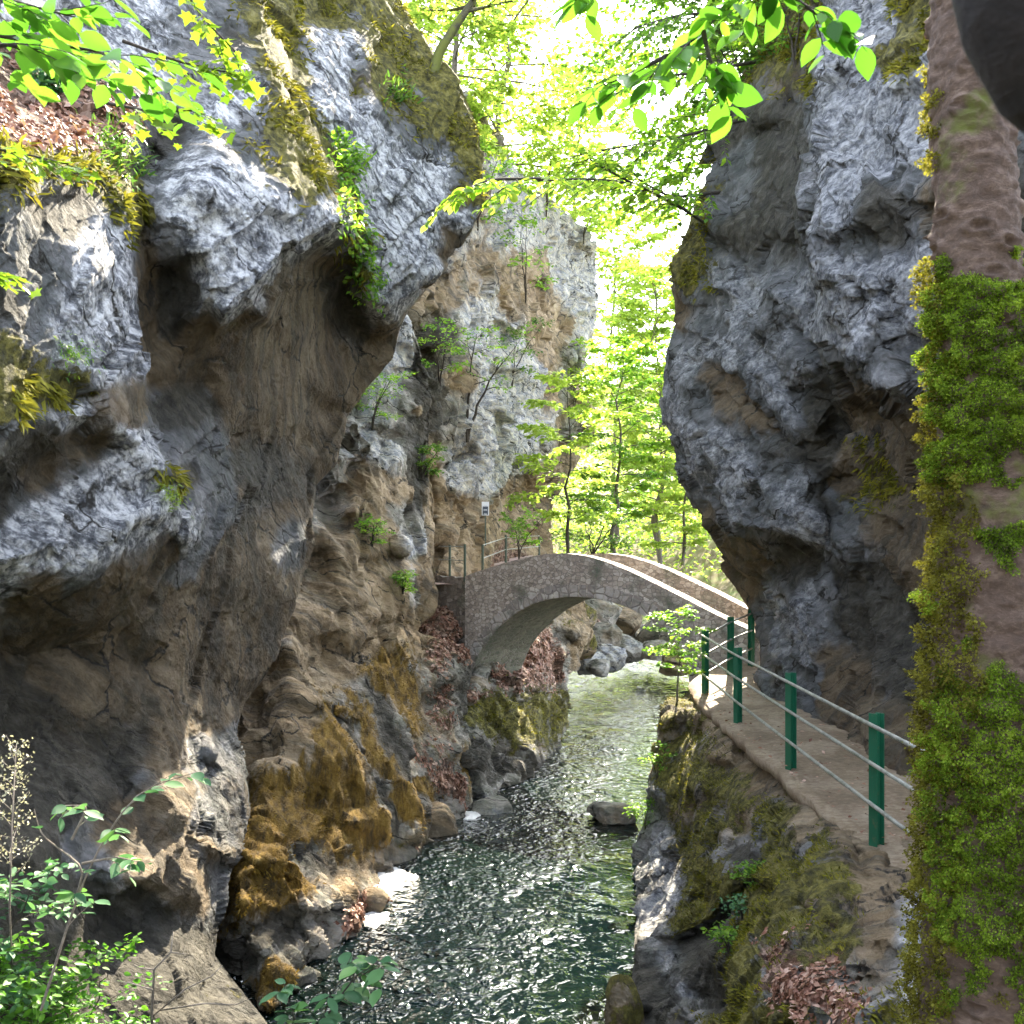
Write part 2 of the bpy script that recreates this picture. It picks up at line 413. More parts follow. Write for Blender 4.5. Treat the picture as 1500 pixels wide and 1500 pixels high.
# --- overhanging wall on the left
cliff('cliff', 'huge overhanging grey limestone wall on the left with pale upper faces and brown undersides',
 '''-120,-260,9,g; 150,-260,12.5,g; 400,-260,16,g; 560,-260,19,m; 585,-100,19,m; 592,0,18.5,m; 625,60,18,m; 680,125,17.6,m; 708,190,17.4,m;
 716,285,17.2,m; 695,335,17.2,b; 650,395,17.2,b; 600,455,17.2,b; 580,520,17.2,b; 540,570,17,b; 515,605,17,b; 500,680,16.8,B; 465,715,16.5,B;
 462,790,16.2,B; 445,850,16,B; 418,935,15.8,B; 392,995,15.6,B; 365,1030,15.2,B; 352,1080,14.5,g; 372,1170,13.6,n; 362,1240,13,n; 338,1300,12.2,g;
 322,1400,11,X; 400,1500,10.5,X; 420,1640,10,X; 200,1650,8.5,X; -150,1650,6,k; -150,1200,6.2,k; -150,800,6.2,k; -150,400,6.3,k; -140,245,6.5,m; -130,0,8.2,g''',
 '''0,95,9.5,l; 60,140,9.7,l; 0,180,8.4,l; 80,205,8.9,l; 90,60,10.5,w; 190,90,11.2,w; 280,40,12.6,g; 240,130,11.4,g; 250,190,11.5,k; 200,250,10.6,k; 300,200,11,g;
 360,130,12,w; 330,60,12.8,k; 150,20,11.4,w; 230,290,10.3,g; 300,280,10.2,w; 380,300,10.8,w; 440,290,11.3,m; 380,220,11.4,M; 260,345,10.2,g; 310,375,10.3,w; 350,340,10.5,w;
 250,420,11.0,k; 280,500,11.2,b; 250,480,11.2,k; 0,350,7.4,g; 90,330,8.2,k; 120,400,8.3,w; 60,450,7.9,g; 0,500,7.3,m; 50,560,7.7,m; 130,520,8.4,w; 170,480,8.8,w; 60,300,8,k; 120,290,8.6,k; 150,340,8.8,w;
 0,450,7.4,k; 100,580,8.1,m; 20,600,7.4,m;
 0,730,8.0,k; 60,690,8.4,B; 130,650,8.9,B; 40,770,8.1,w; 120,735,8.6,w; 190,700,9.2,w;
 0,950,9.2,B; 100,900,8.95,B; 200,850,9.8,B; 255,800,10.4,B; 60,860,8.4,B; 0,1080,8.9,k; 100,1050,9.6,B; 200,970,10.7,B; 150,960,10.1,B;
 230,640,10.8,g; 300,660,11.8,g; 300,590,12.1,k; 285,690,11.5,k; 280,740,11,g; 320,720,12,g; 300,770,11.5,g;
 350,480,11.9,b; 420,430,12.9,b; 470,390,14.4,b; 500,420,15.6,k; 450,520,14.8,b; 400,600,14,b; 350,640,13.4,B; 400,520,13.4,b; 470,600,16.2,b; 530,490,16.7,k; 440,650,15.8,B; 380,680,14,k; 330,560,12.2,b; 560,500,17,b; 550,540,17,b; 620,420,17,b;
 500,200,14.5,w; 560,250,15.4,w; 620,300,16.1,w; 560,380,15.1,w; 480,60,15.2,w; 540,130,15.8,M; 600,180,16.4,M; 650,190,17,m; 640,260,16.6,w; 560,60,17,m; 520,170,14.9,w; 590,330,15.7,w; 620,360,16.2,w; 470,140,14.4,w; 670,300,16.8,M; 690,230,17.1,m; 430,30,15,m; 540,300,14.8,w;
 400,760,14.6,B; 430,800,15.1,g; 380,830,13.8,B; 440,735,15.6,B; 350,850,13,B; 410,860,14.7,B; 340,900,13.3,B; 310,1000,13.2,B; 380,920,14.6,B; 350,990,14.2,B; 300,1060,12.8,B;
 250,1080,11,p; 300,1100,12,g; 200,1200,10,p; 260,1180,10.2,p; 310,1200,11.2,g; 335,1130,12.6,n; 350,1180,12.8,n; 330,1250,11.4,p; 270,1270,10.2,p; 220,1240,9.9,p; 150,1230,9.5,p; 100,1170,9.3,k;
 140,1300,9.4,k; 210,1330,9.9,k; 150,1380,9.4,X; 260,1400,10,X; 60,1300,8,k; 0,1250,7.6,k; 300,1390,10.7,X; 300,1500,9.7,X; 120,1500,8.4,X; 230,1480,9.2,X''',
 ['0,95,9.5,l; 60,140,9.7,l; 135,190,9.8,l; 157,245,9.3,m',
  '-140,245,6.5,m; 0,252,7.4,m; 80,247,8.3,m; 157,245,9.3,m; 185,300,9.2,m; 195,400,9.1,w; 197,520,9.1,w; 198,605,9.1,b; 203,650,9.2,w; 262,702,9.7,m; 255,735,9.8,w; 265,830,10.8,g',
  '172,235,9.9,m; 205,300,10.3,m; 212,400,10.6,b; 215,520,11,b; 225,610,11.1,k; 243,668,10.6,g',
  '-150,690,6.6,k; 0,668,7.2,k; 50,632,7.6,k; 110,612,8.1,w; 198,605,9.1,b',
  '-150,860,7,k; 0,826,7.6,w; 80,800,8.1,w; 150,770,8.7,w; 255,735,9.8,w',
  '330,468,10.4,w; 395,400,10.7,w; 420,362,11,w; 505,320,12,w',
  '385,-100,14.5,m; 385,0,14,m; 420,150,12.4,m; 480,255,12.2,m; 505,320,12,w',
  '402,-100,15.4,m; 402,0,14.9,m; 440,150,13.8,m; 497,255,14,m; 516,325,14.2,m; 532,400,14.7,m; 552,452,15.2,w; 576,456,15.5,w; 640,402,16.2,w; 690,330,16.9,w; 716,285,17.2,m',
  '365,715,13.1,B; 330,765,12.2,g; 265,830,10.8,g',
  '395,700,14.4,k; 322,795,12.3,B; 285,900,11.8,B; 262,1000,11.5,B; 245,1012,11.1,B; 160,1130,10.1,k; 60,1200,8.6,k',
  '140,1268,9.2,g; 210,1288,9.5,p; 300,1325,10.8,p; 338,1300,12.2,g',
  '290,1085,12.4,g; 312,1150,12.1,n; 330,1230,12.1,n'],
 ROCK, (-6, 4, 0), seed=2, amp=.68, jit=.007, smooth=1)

# --- left bank beyond it: striated wall, ochre moss slope, moss columns at the water
cliff('cliff', 'striated left bank rock, sunlight painted into its colour, with ochre moss slope down to the river',
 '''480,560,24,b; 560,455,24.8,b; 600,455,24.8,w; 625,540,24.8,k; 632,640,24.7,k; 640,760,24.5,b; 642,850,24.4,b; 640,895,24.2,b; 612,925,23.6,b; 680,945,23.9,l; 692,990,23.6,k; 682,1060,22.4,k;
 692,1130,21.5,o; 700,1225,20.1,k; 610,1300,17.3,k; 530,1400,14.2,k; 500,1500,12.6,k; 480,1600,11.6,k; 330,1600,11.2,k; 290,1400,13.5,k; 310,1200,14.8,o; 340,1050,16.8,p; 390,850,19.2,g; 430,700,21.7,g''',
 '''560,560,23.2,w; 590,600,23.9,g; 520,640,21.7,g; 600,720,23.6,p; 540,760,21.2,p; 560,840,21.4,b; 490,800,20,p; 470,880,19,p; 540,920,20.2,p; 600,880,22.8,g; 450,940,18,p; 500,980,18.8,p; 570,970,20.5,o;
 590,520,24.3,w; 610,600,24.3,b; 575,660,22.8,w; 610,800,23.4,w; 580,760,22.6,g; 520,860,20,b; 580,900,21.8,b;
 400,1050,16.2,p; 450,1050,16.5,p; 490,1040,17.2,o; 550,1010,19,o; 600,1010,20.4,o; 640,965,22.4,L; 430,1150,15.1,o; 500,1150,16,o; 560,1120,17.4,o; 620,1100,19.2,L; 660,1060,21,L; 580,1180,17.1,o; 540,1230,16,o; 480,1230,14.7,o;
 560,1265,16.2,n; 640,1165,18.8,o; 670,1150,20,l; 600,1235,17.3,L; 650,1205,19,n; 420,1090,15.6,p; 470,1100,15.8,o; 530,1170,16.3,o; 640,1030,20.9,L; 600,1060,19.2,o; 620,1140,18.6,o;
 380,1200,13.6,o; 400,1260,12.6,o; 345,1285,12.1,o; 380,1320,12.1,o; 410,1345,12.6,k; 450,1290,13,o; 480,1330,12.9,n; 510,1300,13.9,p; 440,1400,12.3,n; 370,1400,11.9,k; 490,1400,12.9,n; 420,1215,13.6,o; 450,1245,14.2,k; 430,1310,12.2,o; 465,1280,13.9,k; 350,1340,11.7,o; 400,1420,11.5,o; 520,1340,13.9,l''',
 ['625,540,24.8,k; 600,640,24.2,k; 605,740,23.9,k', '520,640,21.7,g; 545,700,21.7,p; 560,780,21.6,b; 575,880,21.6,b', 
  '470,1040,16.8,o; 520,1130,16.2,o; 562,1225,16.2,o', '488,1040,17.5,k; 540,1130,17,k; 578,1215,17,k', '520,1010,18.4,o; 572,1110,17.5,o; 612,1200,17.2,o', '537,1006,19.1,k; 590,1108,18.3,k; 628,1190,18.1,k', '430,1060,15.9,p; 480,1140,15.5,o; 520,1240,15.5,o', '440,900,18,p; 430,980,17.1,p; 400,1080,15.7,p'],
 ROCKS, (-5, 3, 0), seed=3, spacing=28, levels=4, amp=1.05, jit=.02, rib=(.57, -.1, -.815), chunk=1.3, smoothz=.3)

# --- far left wall, sunlight put into its rock colour
cliff('cliff', 'tall pale limestone wall coloured as if sunlit behind the left end of the stone bridge',
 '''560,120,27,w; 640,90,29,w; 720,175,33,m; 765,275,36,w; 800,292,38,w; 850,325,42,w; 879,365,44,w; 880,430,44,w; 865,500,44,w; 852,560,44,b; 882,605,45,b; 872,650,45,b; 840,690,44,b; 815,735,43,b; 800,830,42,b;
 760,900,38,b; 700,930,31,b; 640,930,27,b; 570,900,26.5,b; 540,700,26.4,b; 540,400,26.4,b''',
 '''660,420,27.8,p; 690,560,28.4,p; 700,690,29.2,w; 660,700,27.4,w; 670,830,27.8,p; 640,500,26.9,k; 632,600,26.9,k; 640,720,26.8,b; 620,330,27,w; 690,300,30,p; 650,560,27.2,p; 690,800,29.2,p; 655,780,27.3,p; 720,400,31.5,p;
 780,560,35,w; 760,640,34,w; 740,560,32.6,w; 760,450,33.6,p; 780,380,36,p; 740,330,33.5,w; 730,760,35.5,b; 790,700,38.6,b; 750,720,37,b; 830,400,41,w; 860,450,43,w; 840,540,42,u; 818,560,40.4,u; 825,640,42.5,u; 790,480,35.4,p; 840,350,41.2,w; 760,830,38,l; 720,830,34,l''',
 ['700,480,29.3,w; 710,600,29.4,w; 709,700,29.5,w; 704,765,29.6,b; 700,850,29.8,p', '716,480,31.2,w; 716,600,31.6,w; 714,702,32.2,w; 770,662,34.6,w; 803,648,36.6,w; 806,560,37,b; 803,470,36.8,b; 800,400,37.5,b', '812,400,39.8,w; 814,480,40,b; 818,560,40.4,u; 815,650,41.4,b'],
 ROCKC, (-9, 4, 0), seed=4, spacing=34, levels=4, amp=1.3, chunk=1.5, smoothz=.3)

# --- leaf covered rocks under the left end of the bridge
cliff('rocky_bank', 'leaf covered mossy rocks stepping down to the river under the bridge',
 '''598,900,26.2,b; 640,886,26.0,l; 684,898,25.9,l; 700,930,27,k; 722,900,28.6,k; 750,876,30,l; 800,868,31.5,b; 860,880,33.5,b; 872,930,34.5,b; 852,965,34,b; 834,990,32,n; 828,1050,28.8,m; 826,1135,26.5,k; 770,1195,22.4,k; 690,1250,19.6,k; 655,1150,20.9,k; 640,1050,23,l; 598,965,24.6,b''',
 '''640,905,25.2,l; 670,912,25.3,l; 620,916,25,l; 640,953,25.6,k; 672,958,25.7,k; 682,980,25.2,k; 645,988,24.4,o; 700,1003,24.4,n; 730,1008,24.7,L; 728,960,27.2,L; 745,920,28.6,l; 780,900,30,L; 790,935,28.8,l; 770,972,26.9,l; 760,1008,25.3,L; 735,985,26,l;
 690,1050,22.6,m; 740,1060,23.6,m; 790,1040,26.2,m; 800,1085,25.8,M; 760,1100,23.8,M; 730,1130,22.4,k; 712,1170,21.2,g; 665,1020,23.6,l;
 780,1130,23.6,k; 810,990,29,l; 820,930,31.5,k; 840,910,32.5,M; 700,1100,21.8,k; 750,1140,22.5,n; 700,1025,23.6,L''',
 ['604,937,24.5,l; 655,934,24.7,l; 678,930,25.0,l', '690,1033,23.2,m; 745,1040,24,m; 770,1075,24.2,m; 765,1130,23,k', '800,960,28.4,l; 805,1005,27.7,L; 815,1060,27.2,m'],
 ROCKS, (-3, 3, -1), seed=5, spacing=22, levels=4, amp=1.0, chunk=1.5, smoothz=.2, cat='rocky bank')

# --- right wall
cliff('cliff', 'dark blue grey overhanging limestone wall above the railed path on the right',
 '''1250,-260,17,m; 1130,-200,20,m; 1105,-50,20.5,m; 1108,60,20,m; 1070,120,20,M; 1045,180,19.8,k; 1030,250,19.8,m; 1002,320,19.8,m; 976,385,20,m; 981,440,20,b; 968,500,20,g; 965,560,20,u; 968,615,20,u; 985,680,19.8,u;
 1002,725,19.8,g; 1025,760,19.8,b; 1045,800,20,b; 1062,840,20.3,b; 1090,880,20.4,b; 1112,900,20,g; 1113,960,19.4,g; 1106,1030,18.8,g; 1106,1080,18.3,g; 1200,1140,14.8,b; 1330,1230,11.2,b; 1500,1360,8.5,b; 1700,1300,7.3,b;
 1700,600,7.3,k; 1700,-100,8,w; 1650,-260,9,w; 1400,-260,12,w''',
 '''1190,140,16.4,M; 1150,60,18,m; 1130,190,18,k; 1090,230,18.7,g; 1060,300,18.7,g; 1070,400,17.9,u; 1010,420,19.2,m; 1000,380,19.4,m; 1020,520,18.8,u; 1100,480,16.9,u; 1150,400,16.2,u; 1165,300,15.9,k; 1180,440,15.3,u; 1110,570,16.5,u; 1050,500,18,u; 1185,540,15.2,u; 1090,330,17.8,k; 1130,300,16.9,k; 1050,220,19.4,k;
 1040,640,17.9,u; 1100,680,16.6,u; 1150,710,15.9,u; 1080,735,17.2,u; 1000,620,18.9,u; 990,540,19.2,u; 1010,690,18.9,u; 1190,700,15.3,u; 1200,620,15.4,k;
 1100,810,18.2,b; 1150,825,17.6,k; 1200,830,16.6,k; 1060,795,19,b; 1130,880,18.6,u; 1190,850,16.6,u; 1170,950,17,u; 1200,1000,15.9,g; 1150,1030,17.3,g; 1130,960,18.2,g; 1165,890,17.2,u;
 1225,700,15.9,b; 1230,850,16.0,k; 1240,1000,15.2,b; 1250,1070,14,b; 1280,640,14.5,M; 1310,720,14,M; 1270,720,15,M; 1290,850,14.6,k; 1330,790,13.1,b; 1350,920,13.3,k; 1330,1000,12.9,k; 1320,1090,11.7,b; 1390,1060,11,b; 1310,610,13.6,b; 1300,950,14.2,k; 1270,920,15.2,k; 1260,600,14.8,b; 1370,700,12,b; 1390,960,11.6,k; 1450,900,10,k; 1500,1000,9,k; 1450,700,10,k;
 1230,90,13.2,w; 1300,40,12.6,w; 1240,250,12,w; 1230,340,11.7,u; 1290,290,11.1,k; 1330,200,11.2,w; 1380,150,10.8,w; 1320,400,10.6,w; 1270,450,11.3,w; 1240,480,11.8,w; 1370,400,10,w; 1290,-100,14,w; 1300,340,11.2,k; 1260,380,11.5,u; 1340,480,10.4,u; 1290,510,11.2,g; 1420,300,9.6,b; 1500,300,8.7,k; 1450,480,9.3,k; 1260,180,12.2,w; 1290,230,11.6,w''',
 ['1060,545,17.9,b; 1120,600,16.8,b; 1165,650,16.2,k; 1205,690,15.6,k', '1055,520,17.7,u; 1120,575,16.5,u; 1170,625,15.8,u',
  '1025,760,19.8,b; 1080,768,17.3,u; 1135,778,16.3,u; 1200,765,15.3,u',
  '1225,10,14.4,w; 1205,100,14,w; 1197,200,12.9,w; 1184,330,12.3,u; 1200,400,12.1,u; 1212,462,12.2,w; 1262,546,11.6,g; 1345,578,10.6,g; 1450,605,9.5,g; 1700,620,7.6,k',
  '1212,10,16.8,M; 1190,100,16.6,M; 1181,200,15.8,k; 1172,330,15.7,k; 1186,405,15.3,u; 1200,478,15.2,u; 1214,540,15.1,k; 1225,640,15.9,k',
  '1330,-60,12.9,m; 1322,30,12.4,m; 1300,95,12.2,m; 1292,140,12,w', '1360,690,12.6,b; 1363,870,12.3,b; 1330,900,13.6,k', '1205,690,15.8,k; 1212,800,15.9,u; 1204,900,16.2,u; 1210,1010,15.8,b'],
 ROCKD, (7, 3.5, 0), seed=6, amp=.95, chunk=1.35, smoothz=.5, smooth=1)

# --- ledge under the path, right foreground
cliff('rock_ledge', 'mossy rock ledge carrying the path with a dark face dropping to the river',
 '''968,1038,18.3,M; 985,1020,19.2,M; 1010,1006,20.3,M; 1080,1000,21,b; 1120,1025,19,b; 1200,1085,15,b; 1320,1150,11.5,b; 1430,1260,9,b; 1640,1430,6.5,b; 1720,1720,4.6,m; 1300,1720,4.2,m; 1060,1720,5.4,k; 985,1640,9.2,k; 930,1600,10.2,k; 926,1500,10.9,k;
 924,1420,12.2,k; 930,1330,14.3,u; 924,1245,17.2,g; 945,1170,17.4,g; 955,1100,17.8,M; 960,1060,18.1,M''',
 '''1085,1062,15.4,b; 1140,1120,12.6,b; 1200,1175,10.7,b; 1270,1245,8.75,b; 1330,1290,7.7,b; 1230,1110,13.2,b; 1300,1190,10.3,b;
 1040,1080,16.2,M; 1010,1040,17.9,M; 1050,1050,17,b; 1060,1140,14.4,M; 1005,1100,17,M; 990,1190,16.2,M; 1020,1270,13.4,m; 970,1130,17.3,m; 965,1250,15.9,u; 955,1330,14,u; 970,1400,12.3,u; 1000,1450,10.8,u; 960,1480,11,k; 1060,1470,9.4,k; 1030,1420,10.6,k; 1050,1200,13.2,M;
 1130,1195,11.3,m; 1150,1280,8.8,m; 1200,1250,8.9,m; 1180,1400,6.7,L; 1150,1450,6.2,l; 1250,1350,6.9,M; 1300,1385,6.1,p; 1350,1350,6.1,w; 1300,1480,5.4,m; 1250,1470,5.6,L; 1340,1470,5.1,w; 1340,1300,7.2,M; 1110,1330,8.6,m; 1120,1390,7.5,L; 1230,1290,8,M; 1200,1320,7.6,M; 1100,1480,6.6,m; 1210,1430,6.1,L; 1280,1310,7.6,b; 1180,1215,9.9,b''',
 ['1000,1360,12.1,m; 1040,1340,11.6,m; 1080,1300,11,m; 1090,1255,11.6,k; 1105,1200,11.8,M', '1010,1375,12.5,k; 1050,1355,12.1,k; 1088,1315,11.6,k; 1100,1270,11,k',
  '1100,1272,10.2,m; 1090,1340,9,m; 1082,1420,7.5,m; 1072,1520,6.6,m; 1060,1640,5.8,m', '930,1330,14.3,u; 985,1290,14.4,u; 1000,1360,12.1,m'],
 ROCKL, (1.5, 1, -5), seed=8, spacing=26, levels=4, amp=.8, fine=1.3, jit=.02, cat='rock ledge')

# --- unseen walls behind the viewer, added and kept low to set the fill light
def back_wall(x0, sgn, label):
    ys = np.linspace(-34, 3.5 if sgn < 0 else 1.5, 60); zs = np.linspace(-6.5, 5.5, 24); Y, Z = np.meshgrid(ys, zs); p = np.stack([0 * Y.ravel(), Y.ravel(), Z.ravel()], 1)
    X = x0 + sgn * (1.3 * pnoise(p / 5 + x0) + .5 * pnoise(p / 1.7)).reshape(Y.shape) + sgn * (Z - 3) * -.05 + sgn * .02 * (3 - Y)
    V = np.concatenate([np.stack([X.ravel(), Y.ravel(), Z.ravel()], 1), np.stack([X.ravel() + sgn * 7, Y.ravel(), Z.ravel()], 1)]); ny = len(ys); nz = len(zs); i = np.arange(ny * nz).reshape(nz, ny); o = ny * nz
    q = np.stack([i[:-1, :-1].ravel(), i[:-1, 1:].ravel(), i[1:, 1:].ravel(), i[1:, :-1].ravel()], 1); ring = list(i[0]) + list(i[1:, -1]) + list(i[-1, -2::-1]) + list(i[-2:0:-1, 0])
    side = np.array([(a, b, b + o, a + o) for a, b in zip(ring, ring[1:] + ring[:1])])
    tag(link('cliff', mesh_from('cliff', V, np.concatenate([q, q + o, side]), ROCK)), label, 'cliff', kind='structure')
back_wall(-6.4, -1, 'unseen left gorge wall behind the viewpoint, added to cut fill light')
back_wall(7.0, 1, 'unseen right gorge wall behind the viewpoint, added to cut fill light')
# ================================================================== WATER, TERRAIN
def water_material():
    t = NT('river_water'); pos = t.pos()
    m = t.n('ShaderNodeMapping', {'Vector': pos, 'Rotation': (0, 0, math.radians(14)), 'Scale': (1.0, .75, 1)}).outputs[0]
    a = t.noise(m, 1.5, 2, .5, .5); b = t.noise(m, 5.2, 2, .5, .6); c = t.noise(m, 11, 1, .5, .4)
    calm = t.step(t.n('ShaderNodeVectorMath', {0: pos, 1: (1, -.2, 0)}, operation='DOT_PRODUCT').outputs['Value'], -3.4, -1.7)   # wind ripples die out along the right wall
    rip = t.math('MULTIPLY', t.step(t.noise(pos, .62, 4, .6), .30, .54), t.math('SUBTRACT', 1.0, calm))
    h = t.math('ADD', t.math('MULTIPLY', a, .26), t.math('MULTIPLY', b, .08))
    h = t.math('ADD', h, t.math('MULTIPLY', t.math('MULTIPLY', c, .26), rip)); h = t.math('ADD', h, t.math('MULTIPLY', t.math('MULTIPLY', b, .6), rip))
    nm = t.bump(h, 1.0, .28)
    deep = t.ramp(t.noise(pos, .5, 4, .6), [(.35, (.0012, .005, .006)), (.65, (.003, .0085, .006))])
    return t.out(t.pbsdf(Base_Color=deep, Roughness=.03, IOR=1.34, Normal=nm, Specular_IOR_Level=.6))
WATERM = water_material()
def grid_sheet(name, xs, ys, zf, mat):
    X, Y = np.meshgrid(xs, ys); Z = zf(X, Y)
    V = np.stack([X.ravel(), Y.ravel(), Z.ravel()], 1); nx, ny = len(xs), len(ys)
    i = np.arange(nx * ny).reshape(ny, nx)
    Fq = np.stack([i[:-1, :-1].ravel(), i[:-1, 1:].ravel(), i[1:, 1:].ravel(), i[1:, :-1].ravel()], 1)
    return link(name, mesh_from(name, V, Fq, mat))
def wz(X, Y):
    p = np.stack([X.ravel() * 1.1 + .3 * Y.ravel(), Y.ravel() * .75, np.zeros(X.size)], 1)
    h = .022 * pnoise(p / 1.1) + .012 * pnoise(p / .45 + 4)
    rapid = np.exp(-((Y - 44) / 7.0) ** 2) * .9
    return WATER + (h * (1 + 5 * rapid.ravel())).reshape(X.shape) + .45 / (1 + np.exp(-(Y - 46) * .8))
tag(grid_sheet('water', np.linspace(-7, 14, 170), np.concatenate([np.linspace(2, 30, 300), np.linspace(30.15, 90, 160)]), wz, WATERM),
    'dark green river with glittering ripples flowing under the bridge', 'river', kind='structure')
def soil_material():
    t = NT('forest_soil'); pos = t.pos()
    n = t.noise(pos, .6, 8, .7); c = t.ramp(n, [(.3, (.05, .035, .02)), (.5, (.13, .10, .05)), (.6, (.10, .13, .03)), (.75, (.2, .17, .11))])
    return t.out(t.pbsdf(Base_Color=c, Roughness=.95, Normal=t.bump(t.noise(pos, 5, 8, .7), .8, .15)))
SOIL = soil_material()
def tz(X, Y):
    p = np.stack([X.ravel(), Y.ravel(), np.zeros(X.size)], 1)
    n = (pnoise(p / 9) * 1.2 + pnoise(p / 3) * .35).reshape(X.shape)
    left = np.clip((-X - 1.0 + .06 * Y) / 7, 0, 1); right = np.clip((X - 9 - .04 * Y) / 9, 0, 1)
    far = np.clip((Y - 66) / 60, 0, 3.0)
    bank = np.maximum(left, right)
    w = np.clip((Y - 28) / 10, 0, 1)
    return -6.4 + (bank * (5.2 + n * .6)) * w + far * 15 + n * np.clip((Y - 30) / 20, 0, 1) * .25
xs = np.concatenate([np.linspace(-400, -45, 14), np.linspace(-40, 40, 120), np.linspace(45, 400, 14)])
ys = np.concatenate([np.linspace(-300, -20, 8), np.linspace(-10, 110, 150), np.linspace(116, 900, 20)])
tag(grid_sheet('terrain', xs, ys, tz, SOIL), 'brown wooded valley floor and hillside beyond the gorge', 'terrain', kind='structure')

# ================================================================== PATH
def concrete_material(name, c0, c1, sc=1.0):
    t = NT(name); pos = t.pos()
    n = t.math('ADD', t.math('MULTIPLY', t.noise(pos, 1.1 * sc, 7, .65, .4), .6), t.math('MULTIPLY', t.noise(pos, 14 * sc, 6, .7), .4))
    c = t.ramp(n, [(.36, tuple(x * .55 for x in c0)), (.48, c0), (.62, c1)])
    return t.out(t.pbsdf(Base_Color=c, Roughness=.8, Normal=t.bump(t.math('ADD', t.noise(pos, 30 * sc, 6, .7), t.noise(pos, 5 * sc, 5, .6)), .5, .02)))
PATHM = concrete_material('worn_concrete', (.21, .15, .09), (.36, .29, .20))
def pz(d): return -2.47 + .42 * np.clip((d - 18.2) / 2.2, 0, 1)
mb = MB(); ns = 90; nc = 14
for i in range(ns):
    d = 4.6 + (21.3 - 4.6) * i / (ns - 1)
    e = .10 * pnoise(np.array([[d * 1.1, 3.3, 0]]))[0] + .05 * pnoise(np.array([[d * 4, 1.3, 0]]))[0]
    xo = 3.0 + .022 * (d - 8.9) + e + max(0, d - 18.9) * .62
    xi = 5.6 + max(0, d - 18) * .1
    for k in range(nc):
        u = k / (nc - 1); x = xo + (xi - xo) * u
        z = pz(d) + .035 * pnoise(np.array([[x * .8, d * .8, 9]]))[0] + .012 * pnoise(np.array([[x * 3, d * 3, 9]]))[0] - .03 * (1 - min(1, u * 8))
        mb.v.append(np.array((x, d, z)))
b0 = len(mb.v)
for i in range(ns):
    p = mb.v[i * nc]; w = .06 * pnoise(np.array([[p[1] * 2.2, 7.7, 0]]))[0]
    mb.v.append(p + np.array((.02, 0, -.13 + w))); mb.v.append(p + np.array((.5, 0, -.35 + w - (.4 if p[1] > 17 else 0))))
for i in range(ns - 1):
    for k in range(nc - 1):
        a = i * nc + k; mb.f.append((a, a + 1, a + nc + 1, a + nc))
    a = i * nc; c = b0 + 2 * i
    mb.f.append((a, a + nc, c + 2, c)); mb.f.append((c, c + 2, c + 3, c + 1))
path = tag(mb.build('path', PATHM, None, True), 'worn brown concrete footpath cut into the right wall beside the railing', 'path', kind='structure')

# ================================================================== BRIDGE
def masonry_material(name, c0, c1, sc, mortar=(.25, .21, .18)):
    t = NT(name); pos = t.pos()
    m = t.n('ShaderNodeMapping', {'Vector': pos, 'Rotation': (0, 0, math.radians(40)), 'Scale': (1, 1, 1.5)}).outputs[0]
    wv = t.n('ShaderNodeVectorMath', {0: m, 1: t.n('ShaderNodeVectorMath', {0: t.noise(pos, 5, 3, .5, out=1), 'Scale': .06}, operation='SCALE').outputs[0]}, operation='ADD').outputs[0]
    ed = t.n('ShaderNodeTexVoronoi', {'Vector': wv, 'Scale': sc, 'Randomness': .85}, feature='DISTANCE_TO_EDGE').outputs[0]
    ce = t.n('ShaderNodeSeparateColor', {0: t.n('ShaderNodeTexVoronoi', {'Vector': wv, 'Scale': sc, 'Randomness': .85}).outputs[1]}).outputs[0]
    n = t.noise(pos, 12, 7, .7)
    c = t.ramp(t.math('ADD', t.math('MULTIPLY', ce, .45), t.math('MULTIPLY', n, .7)), [(.15, tuple(x * .4 for x in c0)), (.5, c0), (.9, c1)])
    c = t.mix(t.step(t.noise(pos, 1.1, 6, .65), .48, .66), c, tuple(x * .9 for x in (.13, .14, .10)))
    j = t.step(ed, .01, .07)
    c = t.mix(j, mortar, c)
    h = t.math('ADD', t.math('MULTIPLY', j, .7), t.math('MULTIPLY', n, .5))
    return t.out(t.pbsdf(Base_Color=c, Roughness=.88, Normal=t.bump(h, .9, .04)))
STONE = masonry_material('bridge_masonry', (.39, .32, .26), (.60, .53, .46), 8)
COPING = concrete_material('pale_coping', (.15, .12, .10), (.27, .225, .19), 3)
BL = np.array((-1.02, 25.0)); BR = np.array((4.62, 20.15)); bu = (BR - BL); blen = np.linalg.norm(bu); bu /= blen
bn = np.array((-bu[1], bu[0])); bn = bn if bn[1] > 0 else -bn      # away from the viewer
def plane_hit(px):
    a = (px - 750) / F          # x = a*y ; (x,y) = BL + s*bu
    s = (a * BL[1] - BL[0]) / (bu[0] - a * bu[1]); return s, BL[1] + s * bu[1]
def prof(lst):
    out = []
    for px, py in lst:
        s, d = plane_hit(px); out.append((s, -(py - HY) / F * d))
    return np.array(out)
top = prof([(681, 838), (705, 829), (740, 818), (770, 810), (800, 805), (830, 804), (860, 808), (890, 817), (920, 829), (960, 848), (1000, 868), (1040, 889), (1070, 903), (1097, 915), (1112, 922)])
arch = prof([(688, 1010), (691, 985), (703, 955), (718, 934), (738, 913), (760, 896), (785, 883), (810, 877), (838, 874), (866, 876), (893, 881), (920, 890), (947, 904), (970, 920), (990, 940), (1003, 962), (1010, 990)])
s0, s1 = top[0, 0], top[-1, 0]
def ztop(s): return np.interp(s, top[:, 0], top[:, 1])
PAR = .72; W = 1.9; T = .34
def W3(s, v, z): q = BL + s * bu + v * bn; return np.array((q[0], q[1], z))
ar_s = arch[:, 0]; ar_z = arch[:, 1]
